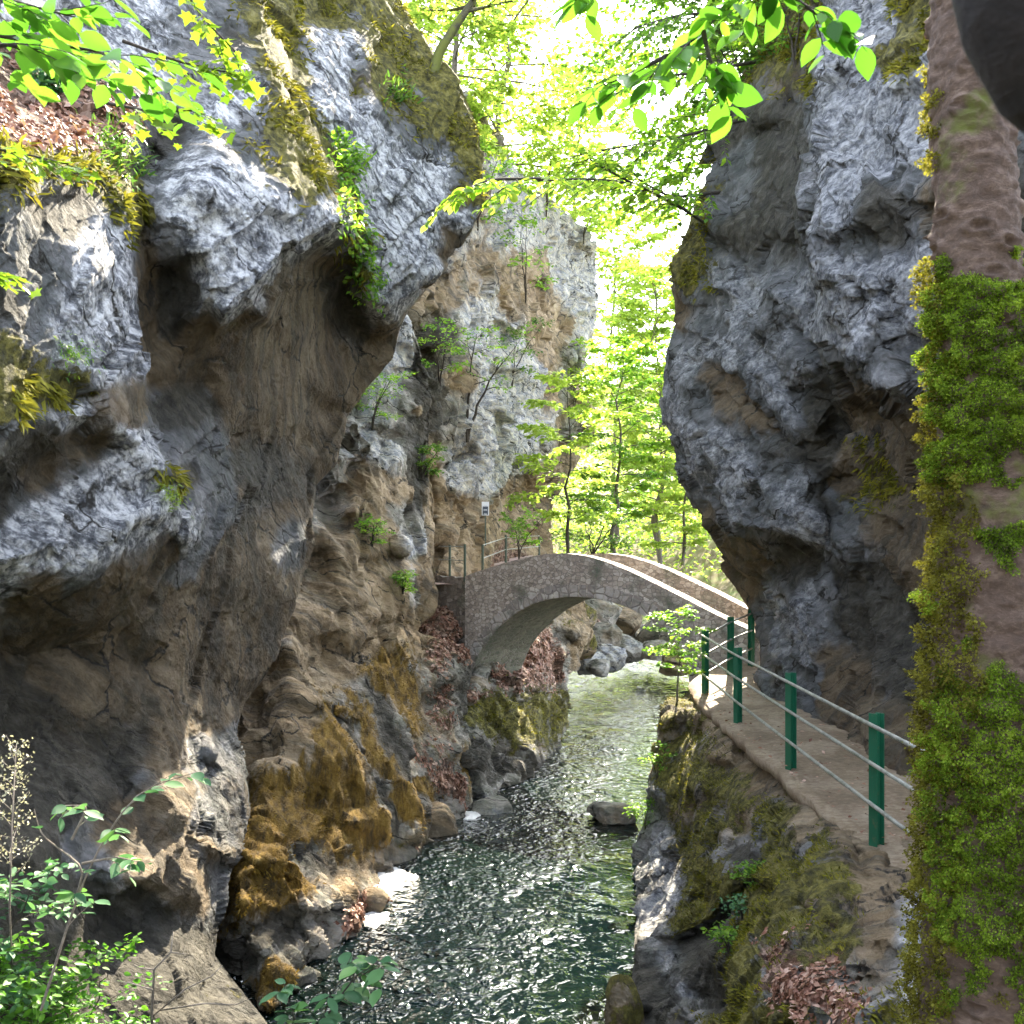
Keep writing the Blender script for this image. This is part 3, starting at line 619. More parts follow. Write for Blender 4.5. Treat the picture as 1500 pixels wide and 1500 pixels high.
ss = np.unique(np.round(np.concatenate([np.linspace(s0, s1, 46), ar_s, np.linspace(ar_s[1], ar_s[-2], 40)]), 4))
def zbot(s):
    if s <= ar_s[0]: return -5.6 if s > ar_s[0] - .35 else -5.6
    if s >= ar_s[-1]: return -4.2
    return float(np.interp(s, ar_s, ar_z))
bridge = empty('stone_bridge', W3((s0 + s1) / 2, W / 2, WATER), 'humped grey rubble stone footbridge with one round arch across the gorge', 'bridge')
def strip(name, mat, rows, parent, smooth=False):
    """rows: list of cross-section loops (same count), skinned into a closed band"""
    m = MB(); n = len(rows[0])
    for rr in rows: m.v += list(rr)
    for i in range(len(rows) - 1):
        for k in range(n): m.f.append((i * n + k, i * n + (k + 1) % n, (i + 1) * n + (k + 1) % n, (i + 1) * n + k))
    m.f.append(tuple(range(n))[::-1]); e = (len(rows) - 1) * n; m.f.append(tuple(e + k for k in range(n)))
    return m.build(name, mat, parent, smooth)
def jit(s, v, k): return .012 * pnoise(np.array([[s * 3.1, v * 3 + k, 2.2 * k]]))[0]
for v0, v1 in ((0, T), (W - T, W)):
    rows = []
    for s in ss:
        zb = zbot(s); zd = ztop(s) - PAR
        zb = min(zb, zd - .03)
        rows.append([W3(s, v0 + jit(s, v0, 1), zb), W3(s, v1, zb), W3(s, v1, zd), W3(s, v0 + jit(s, v0, 2), zd)])
    strip('side_wall', STONE, rows, bridge)
    rows = []
    for s in ss:
        zd = ztop(s) - PAR + .003
        rows.append([W3(s, v0 + .004 + jit(s, v0, 3), zd), W3(s, v1 - .004, zd), W3(s, v1 - .004 + jit(s, v1, 4), ztop(s) - .1), W3(s, v0 + .004 + jit(s, v0, 5), ztop(s) - .1)])
    pr = strip('parapet', STONE, rows, bridge)
    rows = []
    for s in np.linspace(s0, s1, 150):
        e = .02 * pnoise(np.array([[s * 4, v0, 3]]))[0]; z = ztop(s) + .03 * pnoise(np.array([[s * 6.5, v0 + 5, 3]]))[0]
        rows.append([W3(s, v0 - .03 + e, z - .098), W3(s, v1 + .03 + e, z - .098), W3(s, v1 + .02 + e, z - .02), W3(s, (v0 + v1) / 2, z + .02), W3(s, v0 - .02 + e, z - .02)])
    strip('coping', COPING, rows, pr)
rows = []
for i in range(len(ar_s)):
    s, z = ar_s[i], ar_z[i]
    a = arch[min(i + 1, len(ar_s) - 1)] - arch[max(i - 1, 0)]; nn = np.array((-a[1], a[0])); nn /= np.linalg.norm(nn)
    q = np.array((s, z)) - nn * .004; o = np.array((s, z)) + nn * .32
    rows.append([W3(q[0], .012, q[1]), W3(q[0], W - .012, q[1]), W3(o[0], W - .02, o[1]), W3(o[0], .02, o[1])])
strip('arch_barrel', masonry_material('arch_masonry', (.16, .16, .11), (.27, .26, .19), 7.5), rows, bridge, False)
ml = np.concatenate([[0], np.cumsum(np.linalg.norm(np.diff(arch, axis=0), axis=1))]); m = MB(); rv = np.random.default_rng(12)
for k in range(34):      # ring of wedge stones round the arch
    u0, u1 = (k + .06) / 34 * ml[-1], (k + .94) / 34 * ml[-1]; hh = .27 + .05 * rv.random(); pr_ = .012 + .018 * rv.random(); cr = []
    for u in (u0, u1):
        s_, z_ = np.interp(u, ml, arch[:, 0]), np.interp(u, ml, arch[:, 1]); e_ = .15
        ta = np.array((np.interp(u + e_, ml, arch[:, 0]) - np.interp(u - e_, ml, arch[:, 0]), np.interp(u + e_, ml, arch[:, 1]) - np.interp(u - e_, ml, arch[:, 1]))); nn = np.array((-ta[1], ta[0])) / (np.linalg.norm(ta) + 1e-9)
        cr.append((np.array((s_, z_)) + nn * .006, np.array((s_, z_)) + nn * hh))
    b = len(m.v)
    for v in (-pr_, .05):
        for q in (cr[0][0], cr[1][0], cr[1][1], cr[0][1]): m.v.append(W3(q[0], v, q[1]))
    for f in ((0, 1, 2, 3), (7, 6, 5, 4), (0, 4, 5, 1), (1, 5, 6, 2), (2, 6, 7, 3), (3, 7, 4, 0)): m.f.append(tuple(b + i for i in f))
m.build('arch_ring', masonry_material('arch_stone', (.34, .295, .26), (.56, .51, .46), 3.0), bridge, bevel=.012)
rows = [[W3(s, T + .003, ztop(s) - PAR - .15), W3(s, W - T - .003, ztop(s) - PAR - .15), W3(s, W - T - .003, ztop(s) - PAR), W3(s, T + .003, ztop(s) - PAR)] for s in np.linspace(s0, s1, 40)]
strip('walkway', PATHM, rows, bridge)

# retaining wall left of the bridge, path behind it
OLDW = masonry_material('old_retaining_masonry', (.17, .135, .105), (.28, .24, .20), 7, (.10, .085, .07))
rw = MB(); e0 = P(636, 842, 26.2); e1 = W3(s0 + .02, .12, 0)
for i in range(9):
    u = i / 8; q = e0 * (1 - u) + e1 * u
    for dv, z in ((0, -2.2), (.4, -2.2), (.4, -.50 - .03 * u), (.05, -.50 - .03 * u + .03 * math.sin(i * 2.1))): rw.v.append(np.array((q[0] + .3 * dv, q[1] + dv, z)))
for i in range(8):
    for k in range(4): rw.f.append((i * 4 + k, i * 4 + (k + 1) % 4, i * 4 + 4 + (k + 1) % 4, i * 4 + 4 + k))
rw.f.append((3, 2, 1, 0)); rw.f.append((32, 33, 34, 35))
tag(rw.build('retaining_wall', OLDW), 'low brown masonry retaining wall joining the left end of the bridge to the cliff', 'wall')
m = MB()
for i in range(24):
    u = i / 23; y = 25.6 + 16 * u; x = -1.55 + 1.5 * u + .15 * math.sin(4 * u)
    for k in range(4): m.v.append(np.array((x - .9 + 2.0 * k / 3, y, -.72 + .9 * u + .03 * math.sin(i + k))))
for i in range(23):
    for k in range(3): m.f.append((i * 4 + k, i * 4 + k + 1, i * 4 + 5 + k, i * 4 + 4 + k))
tag(m.build('path', concrete_material('pink_gravel', (.45, .31, .25), (.6, .46, .4)), None, True), 'pinkish path climbing behind the left end of the bridge', 'path', kind='structure')

# ================================================================== RAILINGS
def paint_material(name, c, rough=.45):
    t = NT(name); pos = t.pos(); n = t.noise(pos, 9, 7, .7)
    col = t.mix(t.step(n, .56, .7), c, (c[0] * .5 + .08, c[1] * .5 + .06, c[2] * .5 + .03))
    return t.out(t.pbsdf(Base_Color=col, Roughness=rough, Normal=t.bump(n, .2, .01)))
GREEN = paint_material('green_post_paint', (.010, .105, .052))
def galv():
    t = NT('weathered_galvanised_tube'); n = t.noise(t.pos(), 8, 7, .7)
    return t.out(t.pbsdf(Base_Color=t.ramp(n, [(.35, (.15, .15, .12)), (.55, (.34, .34, .29)), (.7, (.42, .39, .32))]), Metallic=.25, Roughness=.5))
GALV = galv()
rail = empty('metal_railing', (3.2, 12, -2.45), 'green steel posts with three pale tube rails along the outer edge of the right path', 'railing')
posts = []
for d in (8.9, 12.0, 15.3, 18.4): posts.append(np.array((3.16 + .032 * (d - 8.9), d, pz(d))))
posts.append(np.array((4.12, 19.35, pz(19.35)))); posts.append(np.array((4.66, 20.0, pz(20.0))))
posts.insert(0, np.array((3.08, 5.9, pz(5.9))))
def hpost(p, yaw, h=1.11):
    m = MB(); ax = [np.array((math.cos(yaw), math.sin(yaw), 0)), np.array((-math.sin(yaw), math.cos(yaw), 0)), np.array((0, 0, 1.))]
    c = p + np.array((0, 0, h / 2 - .04))
    for s in (-1, 1): m.box(c + ax[1] * s * .043, ax, (.045, .005, h / 2 + .04))
    m.box(c, ax, (.004, .0375, h / 2 + .04))
    po = m.build('post', GREEN, rail, bevel=.002)
    m = MB(); m.box(p + np.array((0, 0, .058)), ax, (.085, .085, .012))
    for sx in (-1, 1):
        for sy in (-1, 1): q = p + ax[0] * sx * .066 + ax[1] * sy * .066; m.tube([q + np.array((0, 0, .06)), q + np.array((0, 0, .09))], .010, 6)
    m.build('base_plate', GREEN, po)
    return po
for i, p in enumerate(posts): hpost(p, -1.05 if i < 5 else .5)
for hh in (1.02, .69, .34):
    pts = []
    for i, p in enumerate(posts):
        q = p + np.array((-.07 if i < 4 else (-.08 if i == 4 else .0), 0 if i < 5 else -.05, hh))
        pts.append(q)
    a = pts[:4] + [pts[4] + np.array((.0, -.25, 0)), pts[4] + np.array((.02, .02, 0)), pts[4] + np.array((.16, .17, 0))] + pts[5:]
    m = MB(); m.tube(a, .019, 8); m.build('rail', GALV, rail, True)
rust = paint_material('dull_green_post_paint', (.06, .085, .06))
rail2 = empty('metal_railing', (-1.1, 25.5, -.7), 'thin dull railing beside the path behind the left end of the bridge', 'railing')
for px, d in ((659, 26.6), (681, 25.35), (707, 26.4), (741, 29.5), (790, 33.)):
    b = P(px, 815, d); z = -.62 if d < 27 else -.3; m = MB(); m.tube([(b[0], b[1], z), (b[0], b[1], z + .92)], .035, 6); m.build('post', rust, rail2)
for z in (.24, -.1):
    a = P(642, 815, 26.6); a[2] = z + .02; b = P(681, 815, 25.35); b[2] = z; m = MB(); m.tube([a, b], .012, 5); m.build('rail', GALV, rail2)
    a = P(707, 815, 26.4); a[2] = z + .05; b = P(741, 815, 29.5); b[2] = z + .3; c = P(790, 815, 33.); c[2] = z + .42; m = MB(); m.tube([a, b, c], .014, 5); m.build('rail', GALV, rail2)

# small information sign at the corner of the far wall
def plain(name, c, rough=.6): t = NT(name); return t.out(t.pbsdf(Base_Color=c, Roughness=rough))
sg = empty('trail_sign', P(711, 790, 28.6), 'small dark and white information panel fixed at the corner of the far wall', 'sign')
ax = [np.array((1., .1, 0)), np.array((-.1, 1, 0)), np.array((0, 0, 1.))]
m = MB(); m.box(P(711, 745, 28.6), ax, (.10, .012, .19)); m.build('panel', plain('sign_white', (.75, .77, .8)), sg)
m = MB(); m.box(P(711, 748, 28.58), ax, (.075, .006, .115)); m.build('notice', plain('sign_dark', (.05, .065, .09)), sg)
txm = plain('sign_text', (.6, .62, .66))
for yy, w in ((741, .05), (747, .055), (753, .045)): m = MB(); m.box(P(711, yy, 28.57), ax, (w, .003, .012)); m.build('text_line', txm, sg)
m = MB(); m.tube([P(711, 800, 28.64), P(711, 735, 28.64)], .02, 6); m.build('post', rust, sg)
# ================================================================== PLANTS
BG = 'trees behind the bridge'
def leaf_material(name, cols, trans=.5, tr_gain=1.7, rough=.5, spec=.35):
    t = NT(name)
    tint = t.n('ShaderNodeAttribute', attribute_name='tint').outputs['Fac']
    c = t.ramp(tint, [(i / (len(cols) - 1), k) for i, k in enumerate(cols)])
    p = t.pbsdf(Base_Color=c, Roughness=rough, Specular_IOR_Level=spec)
    if trans <= 0: return t.out(p)
    tc = t.n('ShaderNodeVectorMath', {0: c, 1: (tr_gain, tr_gain * .98, tr_gain * .7)}, operation='MULTIPLY').outputs[0]
    tr = t.n('ShaderNodeBsdfTranslucent', {'Color': tc}).outputs[0]
    return t.out(t.n('ShaderNodeMixShader', {0: trans, 1: p, 2: tr}).outputs[0])
def bark_material(name, c0, c1, moss=0.0):
    t = NT(name); pos = t.pos()
    m = t.n('ShaderNodeMapping', {'Vector': pos, 'Scale': (1, 1, 1.6)}).outputs[0]
    n = t.math('ADD', t.math('MULTIPLY', t.noise(m, 9, 8, .7, .6), .6), t.math('MULTIPLY', t.noise(m, 38, 7, .72, .3), .4)); n2 = t.noise(pos, 2.2, 5, .6)
    c = t.ramp(n, [(.35, tuple(x * .5 for x in c0)), (.5, c0), (.66, c1)])
    if moss: c = t.mix(t.step(n2, .62 - moss * .3, .72 - moss * .3), c, (.11, .12, .02))
    return t.out(t.pbsdf(Base_Color=c, Roughness=.9, Normal=t.bump(n, .8, .03)))
LF_NEAR = leaf_material('near_beech_leaves', [(.04, .13, .013), (.065, .185, .017), (.095, .235, .022), (.13, .275, .028)], .5, 1.55, .45, .4)
T_DIA = (np.array([(0, 0, 0), (.5, .30, .07), (1, 0, -.04), (.5, -.30, .07)]), np.array([(0, 1, 2), (0, 2, 3)]))
_x = [0, .18, .4, .62, .82, 1]; _w = [.20, .29, .265, .155]
T_OV = (np.array([(x, 0, -.03 * math.sin(3.1 * x) - .10 * x ** 3) for x in _x] + [(_x[i + 1], _w[i], .045 - .09 * _x[i + 1] ** 3) for i in range(4)] + [(_x[i + 1], -_w[i], .045 - .09 * _x[i + 1] ** 3) for i in range(4)]),
        np.array([(0, 1, 6), (0, 10, 1)] + [f for i in range(3) for f in ((i + 1, i + 2, 7 + i), (i + 1, 7 + i, 6 + i), (i + 1, 10 + i, 11 + i), (i + 1, 11 + i, i + 2))] + [(4, 5, 9), (4, 13, 5)]))
_ma = [(0, .0), (.18, .20), (.10, .46), (.36, .36), (.52, .58), (.58, .24), (1.0, 0), (.58, -.24), (.52, -.58), (.36, -.36), (.10, -.46), (.18, -.20)]
T_MAP = (np.array([(.38, 0, -.03)] + [(x, y, .04 * abs(y)) for x, y in _ma]), np.array([(0, i + 1, (i + 1) % 12 + 1) for i in range(12)]))
T_BLADE = (np.array([(0, -.10, 0), (0, .10, 0), (.55, .09, .10), (.55, -.09, .10), (1, 0, .02)]), np.array([(0, 1, 2), (0, 2, 3), (3, 2, 4)]))
class Leaves:
    def __init__(s): s.p = []; s.d = []; s.n = []; s.s = []; s.t = []
    def add(s, p, d, n, sz, t=None):
        k = len(p); s.p.append(np.asarray(p)); s.d.append(np.asarray(d)); s.n.append(np.asarray(n))
        s.s.append(np.broadcast_to(sz, (k,))); s.t.append(rng.random(k) if t is None else np.broadcast_to(t, (k,)))
    def count(s): return sum(len(x) for x in s.p)
    def build(s, name, mat, tmpl, parent=None, off=None):
        p = np.concatenate(s.p); d = np.concatenate(s.d); n = np.concatenate(s.n); sz = np.concatenate(s.s); t = np.concatenate(s.t)
        d = d / (np.linalg.norm(d, axis=1)[:, None] + 1e-9)
        b = np.cross(n, d); b /= (np.linalg.norm(b, axis=1)[:, None] + 1e-9); n = np.cross(d, b)
        TV, TF = tmpl; k = len(TV)
        if off is None: off = np.zeros(3) if parent is None else np.array(parent.location)
        V = p[:, None] - off + sz[:, None, None] * (TV[None, :, 0:1] * d[:, None] + TV[None, :, 1:2] * b[:, None] + TV[None, :, 2:3] * n[:, None])
        Fc = (TF[None] + (np.arange(len(p)) * k)[:, None, None]).reshape(-1, 3)
        me = mesh_from(name, V.reshape(-1, 3), Fc, mat, k == 14)
        at = me.attributes.new('tint', 'FLOAT', 'POINT'); at.data.foreach_set('value', np.repeat(t, k).astype(np.float32))
        return link(name, me, parent)
def unit(v): v = np.asarray(v, float); return v / (np.linalg.norm(v) + 1e-9)
def curve(p, d, L, droop=.2, n=5, wob=.06, r=rng):
    pts = [np.asarray(p, float)]; d = unit(d)
    for i in range(n):
        d = unit(d + np.array((0, 0, -droop / n)) + r.normal(size=3) * wob)
        pts.append(pts[-1] + d * L / n)
    return np.array(pts)
def along(pts, u):
    x = u * (len(pts) - 1); i = np.minimum(x.astype(int), len(pts) - 2); f = (x - i)[:, None]
    return pts[i] * (1 - f) + pts[i + 1] * f, pts[i + 1] - pts[i]
def twig_leaves(lv, pts, n, ls, flat=.25, spread=.0, r=rng, u0=.1, tint=None, hang=0.0):
    u = u0 + (1 - u0) * (np.arange(n) + r.random(n)) / n
    q, d = along(pts, u)
    side = np.where(np.arange(n) % 2, 1, -1)[:, None]
    dn = d / (np.linalg.norm(d, axis=1)[:, None] + 1e-9)
    h = np.cross(dn, (0, 0, 1.)); h /= (np.linalg.norm(h, axis=1)[:, None] + 1e-9)
    ld = dn * .6 + h * side * (.8 + .3 * r.random((n, 1))) + r.normal(size=(n, 3)) * flat + np.array((0, 0, -.15 - hang))
    nn = np.array((0, 0, 1.)) + r.normal(size=(n, 3)) * flat * 1.6
    if spread: q = q + r.normal(size=(n, 3)) * spread * np.array((1, 1, .45))
    lv.add(q, ld, nn, ls * r.uniform(.5, 1.2, n), tint)
def bough(mb, lv, p, d, L, r0, nt, nl, ls, droop=.3, flat=.25, spread=0, tl=.42, r=rng, u0=.2, hang=0, sides=5, tintc=None, wob=.07):
    main = curve(p, d, L, droop, 6, wob, r)
    if mb is not None: mb.tube(main, list(np.linspace(r0, r0 * .22, 7)), sides, False)
    for k in range(nt):
        u = u0 + (1 - u0) * (k + r.random() * .7) / nt
        q, dd = along(main, np.array([u])); q = q[0]; dd = unit(dd[0])
        h = unit(np.cross(dd, (0, 0, 1.))) * (1 if k % 2 else -1)
        td = dd * .7 + h * r.uniform(.6, 1.1) + np.array((0, 0, r.normal() * .18))
        tw = curve(q, td, L * tl * (1.15 - .6 * u) * r.uniform(.7, 1.2), droop * .8, 4, .09, r)
        if mb is not None: mb.tube(tw, list(np.linspace(r0 * .3, r0 * .1, 5)), 4, False)
        twig_leaves(lv, tw, nl, ls, flat, spread, r, .08, None if tintc is None else np.clip(tintc + r.normal(size=nl) * .2, 0, 1), hang)
    twig_leaves(lv, main, nl, ls, flat, spread, r, .45, None, hang)
    return main
def tree(name, label, base, H, R, mat, bark, *a, **k):
    if k.get('group') in (BG, 'trees on the cliff tops'): k['dens'] = 1.9; k['fat'] = 1.35
    return tree_(name, label, base, H, R, mat, bark, *a, **k)
def tree_(name, label, base, H, R, mat, bark, lean=(0, 0), nb=24, nt=8, nl=13, ls=.14, tr=.1, start=.22, seed=1, rise=.35, droop=.35, spread=.05, cat='tree', group=None, flat=.3, tmpl=T_DIA, nstem=1, parts=('trunk', 'crown'), dens=1, fat=1):
    r = np.random.default_rng(seed); base = np.asarray(base, float); nl = int(nl * dens); ls = ls * fat
    root = empty(name, base, label, cat, group); mb = MB(); lv = Leaves()
    for st in range(nstem):
        ln = np.array((*lean, 0.)) + (r.normal(size=3) * np.array((.28, .28, 0)) * H if nstem > 1 else 0)
        Hs = H * (r.uniform(.65, 1) if nstem > 1 else 1); n = 9
        tp = np.array([base + np.array((0, 0, Hs)) * t + ln * t ** 1.4 + r.normal(size=3) * .012 * H * (t > 0) for t in np.linspace(0, 1, n)])
        tp[0][2] -= .15
        mb.tube(tp, list(np.linspace(tr, tr * .15, n)), 7, False)
        m = max(3, nb // nstem)
        for i in range(m):
            t = start + (1 - start) * (i + r.random()) / m
            q, dd = along(tp, np.array([min(t, .999)])); s = (t - start) / (1 - start)
            L = R * (.45 + .55 * math.sin(math.pi * (.12 + .8 * s))) * r.uniform(.65, 1.1)
            az = i * 2.4 + r.normal() * .4
            bough(mb, lv, q[0], (math.cos(az), math.sin(az), rise + .7 * s ** 2), L, tr * .32 * (1.1 - .6 * s), nt, nl, ls, droop, flat, spread, r=r, sides=4, tintc=r.uniform(.2, .8))
    mb.build(parts[0], bark, root, True); lv.build(parts[1], mat, tmpl, root)
    return root
BARK = bark_material('grey_brown_bark', (.10, .085, .065), (.19, .165, .13), .35)
BARKD = bark_material('dark_twig_bark', (.045, .035, .026), (.09, .075, .055))
LF_YEL = leaf_material('sunlit_beech_leaves', [(.13, .22, .03), (.20, .30, .045), (.30, .39, .075), (.25, .35, .06)], .55, 1.75)
LF_GRN = leaf_material('fresh_green_leaves', [(.055, .13, .018), (.09, .20, .022), (.15, .28, .03), (.22, .34, .035)], .5, 1.9)
LF_MID = leaf_material('mid_green_leaves', [(.035, .085, .018), (.06, .135, .022), (.10, .19, .028), (.17, .25, .035)], .45, 1.8)
LF_BLU = leaf_material('cool_green_leaves', [(.035, .10, .04), (.055, .145, .06), (.085, .19, .085), (.09, .21, .04)], .35, 1.5, .55, .3)

tree('young_tree', 'slender young tree with layered yellow green sprays right behind the bridge crown', P(832, 806, 32), 5.2, 2.1, LF_YEL, BARKD, (.1, 0), 22, 7, 12, .15, .06, .15, 11, .25, .35, .06, group=BG)
tree('shrub', 'low pale green shrub behind the left part of the bridge parapet', P(760, 812, 29.5), 1.3, .8, LF_GRN, BARKD, (0, 0), 16, 5, 9, .11, .02, .1, 12, .5, .3, .04, 'shrub', nstem=3, parts=('stem', 'foliage'))
tree('shrub', 'dense dark green shrub under the young tree behind the bridge crown', P(868, 818, 34), 2.1, 1.7, LF_MID, BARKD, (0, 0), 24, 6, 11, .14, .03, .1, 13, .4, .3, .06, 'shrub', nstem=4, parts=('stem', 'foliage'))
tree('broadleaf_tree', 'broad green tree between the bridge crown and the far cliff corner', P(905, 830, 41), 8.6, 2.6, LF_GRN, BARK, (.2, 0), 30, 8, 13, .17, .10, .2, 14, .25, .35, .08, group=BG)
tree('broadleaf_tree', 'yellow green tree in the bright gap beside the right wall above the bridge', P(968, 835, 50), 12.5, 2.7, LF_YEL, BARK, (-.3, 0), 34, 8, 13, .20, .12, .2, 15, .3, .35, .1, group=BG)
tree('broadleaf_tree', 'low bright tree standing over the right half of the bridge', P(1000, 822, 40), 4.8, 1.9, LF_YEL, BARK, (.3, 0), 24, 7, 11, .16, .08, .1, 16, .3, .35, .08, group=BG)
tree('broadleaf_tree', 'dense leafy tree filling the gap between the bridge and the right wall', P(968, 820, 53), 14.5, 4.4, LF_YEL, BARK, (-.3, 0), 60, 9, 14, .19, .14, .12, 25, .3, .4, .14, group=BG)
tree('broadleaf_tree', 'tall pale yellow tree with a thin crown in the gap between the cliffs', P(905, 790, 60), 19, 3.8, LF_YEL, BARK, (-.5, 0), 34, 8, 12, .26, .16, .32, 17, .4, .3, .14, group=BG)
tree('broadleaf_tree', 'large bright tree on top of the far wall beside the tip of the left overhang', P(735, 275, 36), 11.5, 5.2, LF_YEL, BARK, (-.4, 0), 44, 9, 14, .19, .14, .06, 18, .2, .45, .16, group='trees on the cliff tops')
tree('broadleaf_tree', 'bright tree rising behind the mossy edge of the left overhang', P(655, 240, 30), 8.5, 3.2, LF_YEL, BARK, (.8, 0), 38, 9, 14, .16, .12, .08, 19, .2, .4, .08, group='trees on the cliff tops')
tree('broadleaf_tree', 'sparse backlit tree on the outer corner of the far wall', P(840, 335, 46), 6.5, 3.3, LF_YEL, BARK, (.6, 0), 22, 7, 12, .2, .1, .1, 20, .3, .45, .1, group='trees on the cliff tops')
tree('broadleaf_tree', 'green tree leaning out from the top of the right wall over the gap', P(1085, 345, 22), 6.6, 3.3, LF_GRN, BARK, (-.9, -.2), 60, 9, 14, .125, .10, .15, 21, .1, .5, .07, group='trees on the cliff tops')
tree('broadleaf_tree', 'darker tree higher up on the right wall top', P(1140, 160, 21), 5, 2.6, LF_MID, BARK, (-.6, 0), 30, 8, 13, .12, .1, .1, 22, .2, .4, .06, group='trees on the cliff tops')
tree('broadleaf_tree', 'pale tree in the gap just left of the dark right wall', P(960, 520, 62), 9, 2.6, LF_YEL, BARK, (0, 0), 26, 7, 12, .24, .1, .1, 23, .3, .35, .12, group=BG)
c = cast(640, 125)
tree('leaning_tree', 'dark mossy trunk leaning right from the top edge of the left overhang', P(628, 135, 17.9) if c is None else c[0] - c[1] * .3 - np.array((.25, 0, .25)), 3.0, 1.7, LF_YEL, bark_material('mossy_bark', (.07, .065, .035), (.15, .13, .08), .6), (1.5, .3), 12, 6, 10, .11, .13, .6, 24, .3, .3, .05)

# wooded hillside closing the valley
lv = Leaves(); r = np.random.default_rng(31)
for k in range(760):
    y = r.uniform(74, 120); x = r.uniform(-.25, .62) * y * .62
    z0 = float(tz(np.array([[x]]), np.array([[y]]))[0, 0]); hgt = r.uniform(0, 1) ** 1.5 * 15; n = 62
    q = np.array((x, y, z0 + hgt)) + r.normal(size=(n, 3)) * np.array((1.5, 1.3, .6))
    a = r.uniform(0, 6.28, n); lv.add(q, np.stack([np.cos(a), np.sin(a), r.normal(size=n) * .3 - .2], 1), np.array((0, 0, 1.)) + r.normal(size=(n, 3)) * .5, r.uniform(.3, .55, n), np.clip(r.uniform(.1, .9) + r.normal(size=n) * .2, 0, 1))
tag(lv.build('forest', LF_YEL, T_DIA), 'sunlit yellow green woodland filling the far end of the gorge', 'woodland', kind='stuff')

# shrubs and bushes rooted on the walls
def wall_shrub(px, py, H, R, mat, label, seed, lean=(0, 0), **k):
    c = cast(px, py)
    kw = dict(nb=14, nt=5, nl=8, ls=.10, tr=.025, start=.15, nstem=2); kw.update(k)
    return tree('shrub', label, c[0], H, R, mat, BARKD, lean, seed=seed, cat='shrub', group='shrubs growing on the cliffs', parts=('stem', 'foliage'), **kw)
wall_shrub(685, 640, 2.9, 1.5, LF_GRN, 'spindly shrub with dark bent stems on the far pale wall', 41, (1.2, -.8), nb=12, tr=.05, start=.5, ls=.11, nl=7)
wall_shrub(645, 560, 1.5, 1.1, LF_GRN, 'small light shrub in the crevice between the striated and the pale wall', 42, (.2, -.6))
wall_shrub(545, 620, .9, .9, LF_GRN, 'wispy yellow green shrub hanging under the edge of the left overhang', 43, (.3, -.5), ls=.08)
wall_shrub(618, 700, .7, .5, LF_MID, 'small dark fern like shrub in the crevice above the retaining wall', 44, (.2, -.4))
wall_shrub(770, 440, 2.2, 1.5, LF_GRN, 'shrub on a ledge high on the far pale wall', 45, (.3, -1), ls=.13)
wall_shrub(800, 312, 2.6, 2.4, LF_YEL, 'bright bush on the top edge of the far wall', 53, (.2, -1), ls=.2, nb=34, nl=12)
wall_shrub(855, 352, 2.6, 2.4, LF_YEL, 'bright bush on the upper right corner of the far wall', 54, (.6, -1), ls=.2, nb=34, nl=12)
wall_shrub(700, 330, 1.6, 1.4, LF_GRN, 'green bush hanging from the top of the far wall beside the overhang tip', 55, (.3, -1), ls=.13, nb=20)
wall_shrub(840, 600, 2.4, 1.9, LF_YEL, 'bright bush against the corner of the far wall', 46, (.5, -.8), ls=.17, nb=26, nl=11)
wall_shrub(590, 870, .5, .35, LF_GRN, 'tiny bright tuft on the striated wall above the leaf ledge', 47, (.2, -.3), ls=.07)
wall_shrub(545, 800, .6, .45, LF_GRN, 'tiny tuft on the middle of the striated wall', 48, (.2, -.3), ls=.07)
wall_shrub(1090, 150, 1.6, 1.5, LF_MID, 'bush on the mossy shoulder of the right wall', 49, (-.6, -.6), ls=.11, nb=20)
wall_shrub(1165, 95, 1.2, 1.2, LF_GRN, 'bush in the gully at the top of the right wall', 50, (-.2, -.6), ls=.10, nb=18)
wall_shrub(750, 560, 1.6, 1.2, LF_MID, 'open shrub on the middle of the far pale wall', 51, (.4, -1), ls=.11)

# small tree on the promontory and plants on the ledge
sm = P(992, 1030, 18.3)
tree('sapling', 'small bright green sapling beside the corner post of the railing', sm, 1.55, .62, LF_GRN, BARK, (.05, -.05), 20, 6, 10, .085, .022, .35, 52, .2, .3, .03, cat='sapling')
def ledge_plant(px, py, H, R, label, seed, mat=LF_GRN, ls=.07, **k):
    c = cast(px, py); kw = dict(nb=10, nt=4, nl=6, tr=.008, start=.1, nstem=3); kw.update(k)
    return tree('leafy_plant', label, c[0], H, R, mat, BARKD, seed=seed, ls=ls, cat='plant', group='plants on the right ledge', parts=('stem', 'foliage'), tmpl=T_OV, **kw)
ledge_plant(1100, 1300, .22, .16, 'small bright leafy plant at the top of the ledge cleft', 61, ls=.05)
ledge_plant(1088, 1345, .2, .2, 'small pale leafy plant lower in the ledge cleft', 62, ls=.045, mat=LF_BLU)
ledge_plant(1068, 1395, .2, .18, 'leafy plant hanging at the foot of the ledge cleft', 63, ls=.05)
ledge_plant(945, 1215, .5, .3, 'bright tuft at the water edge of the rock ledge', 64, ls=.07)
ledge_plant(962, 1140, .5, .3, 'green tuft on the outer face of the promontory rock', 65, ls=.07)

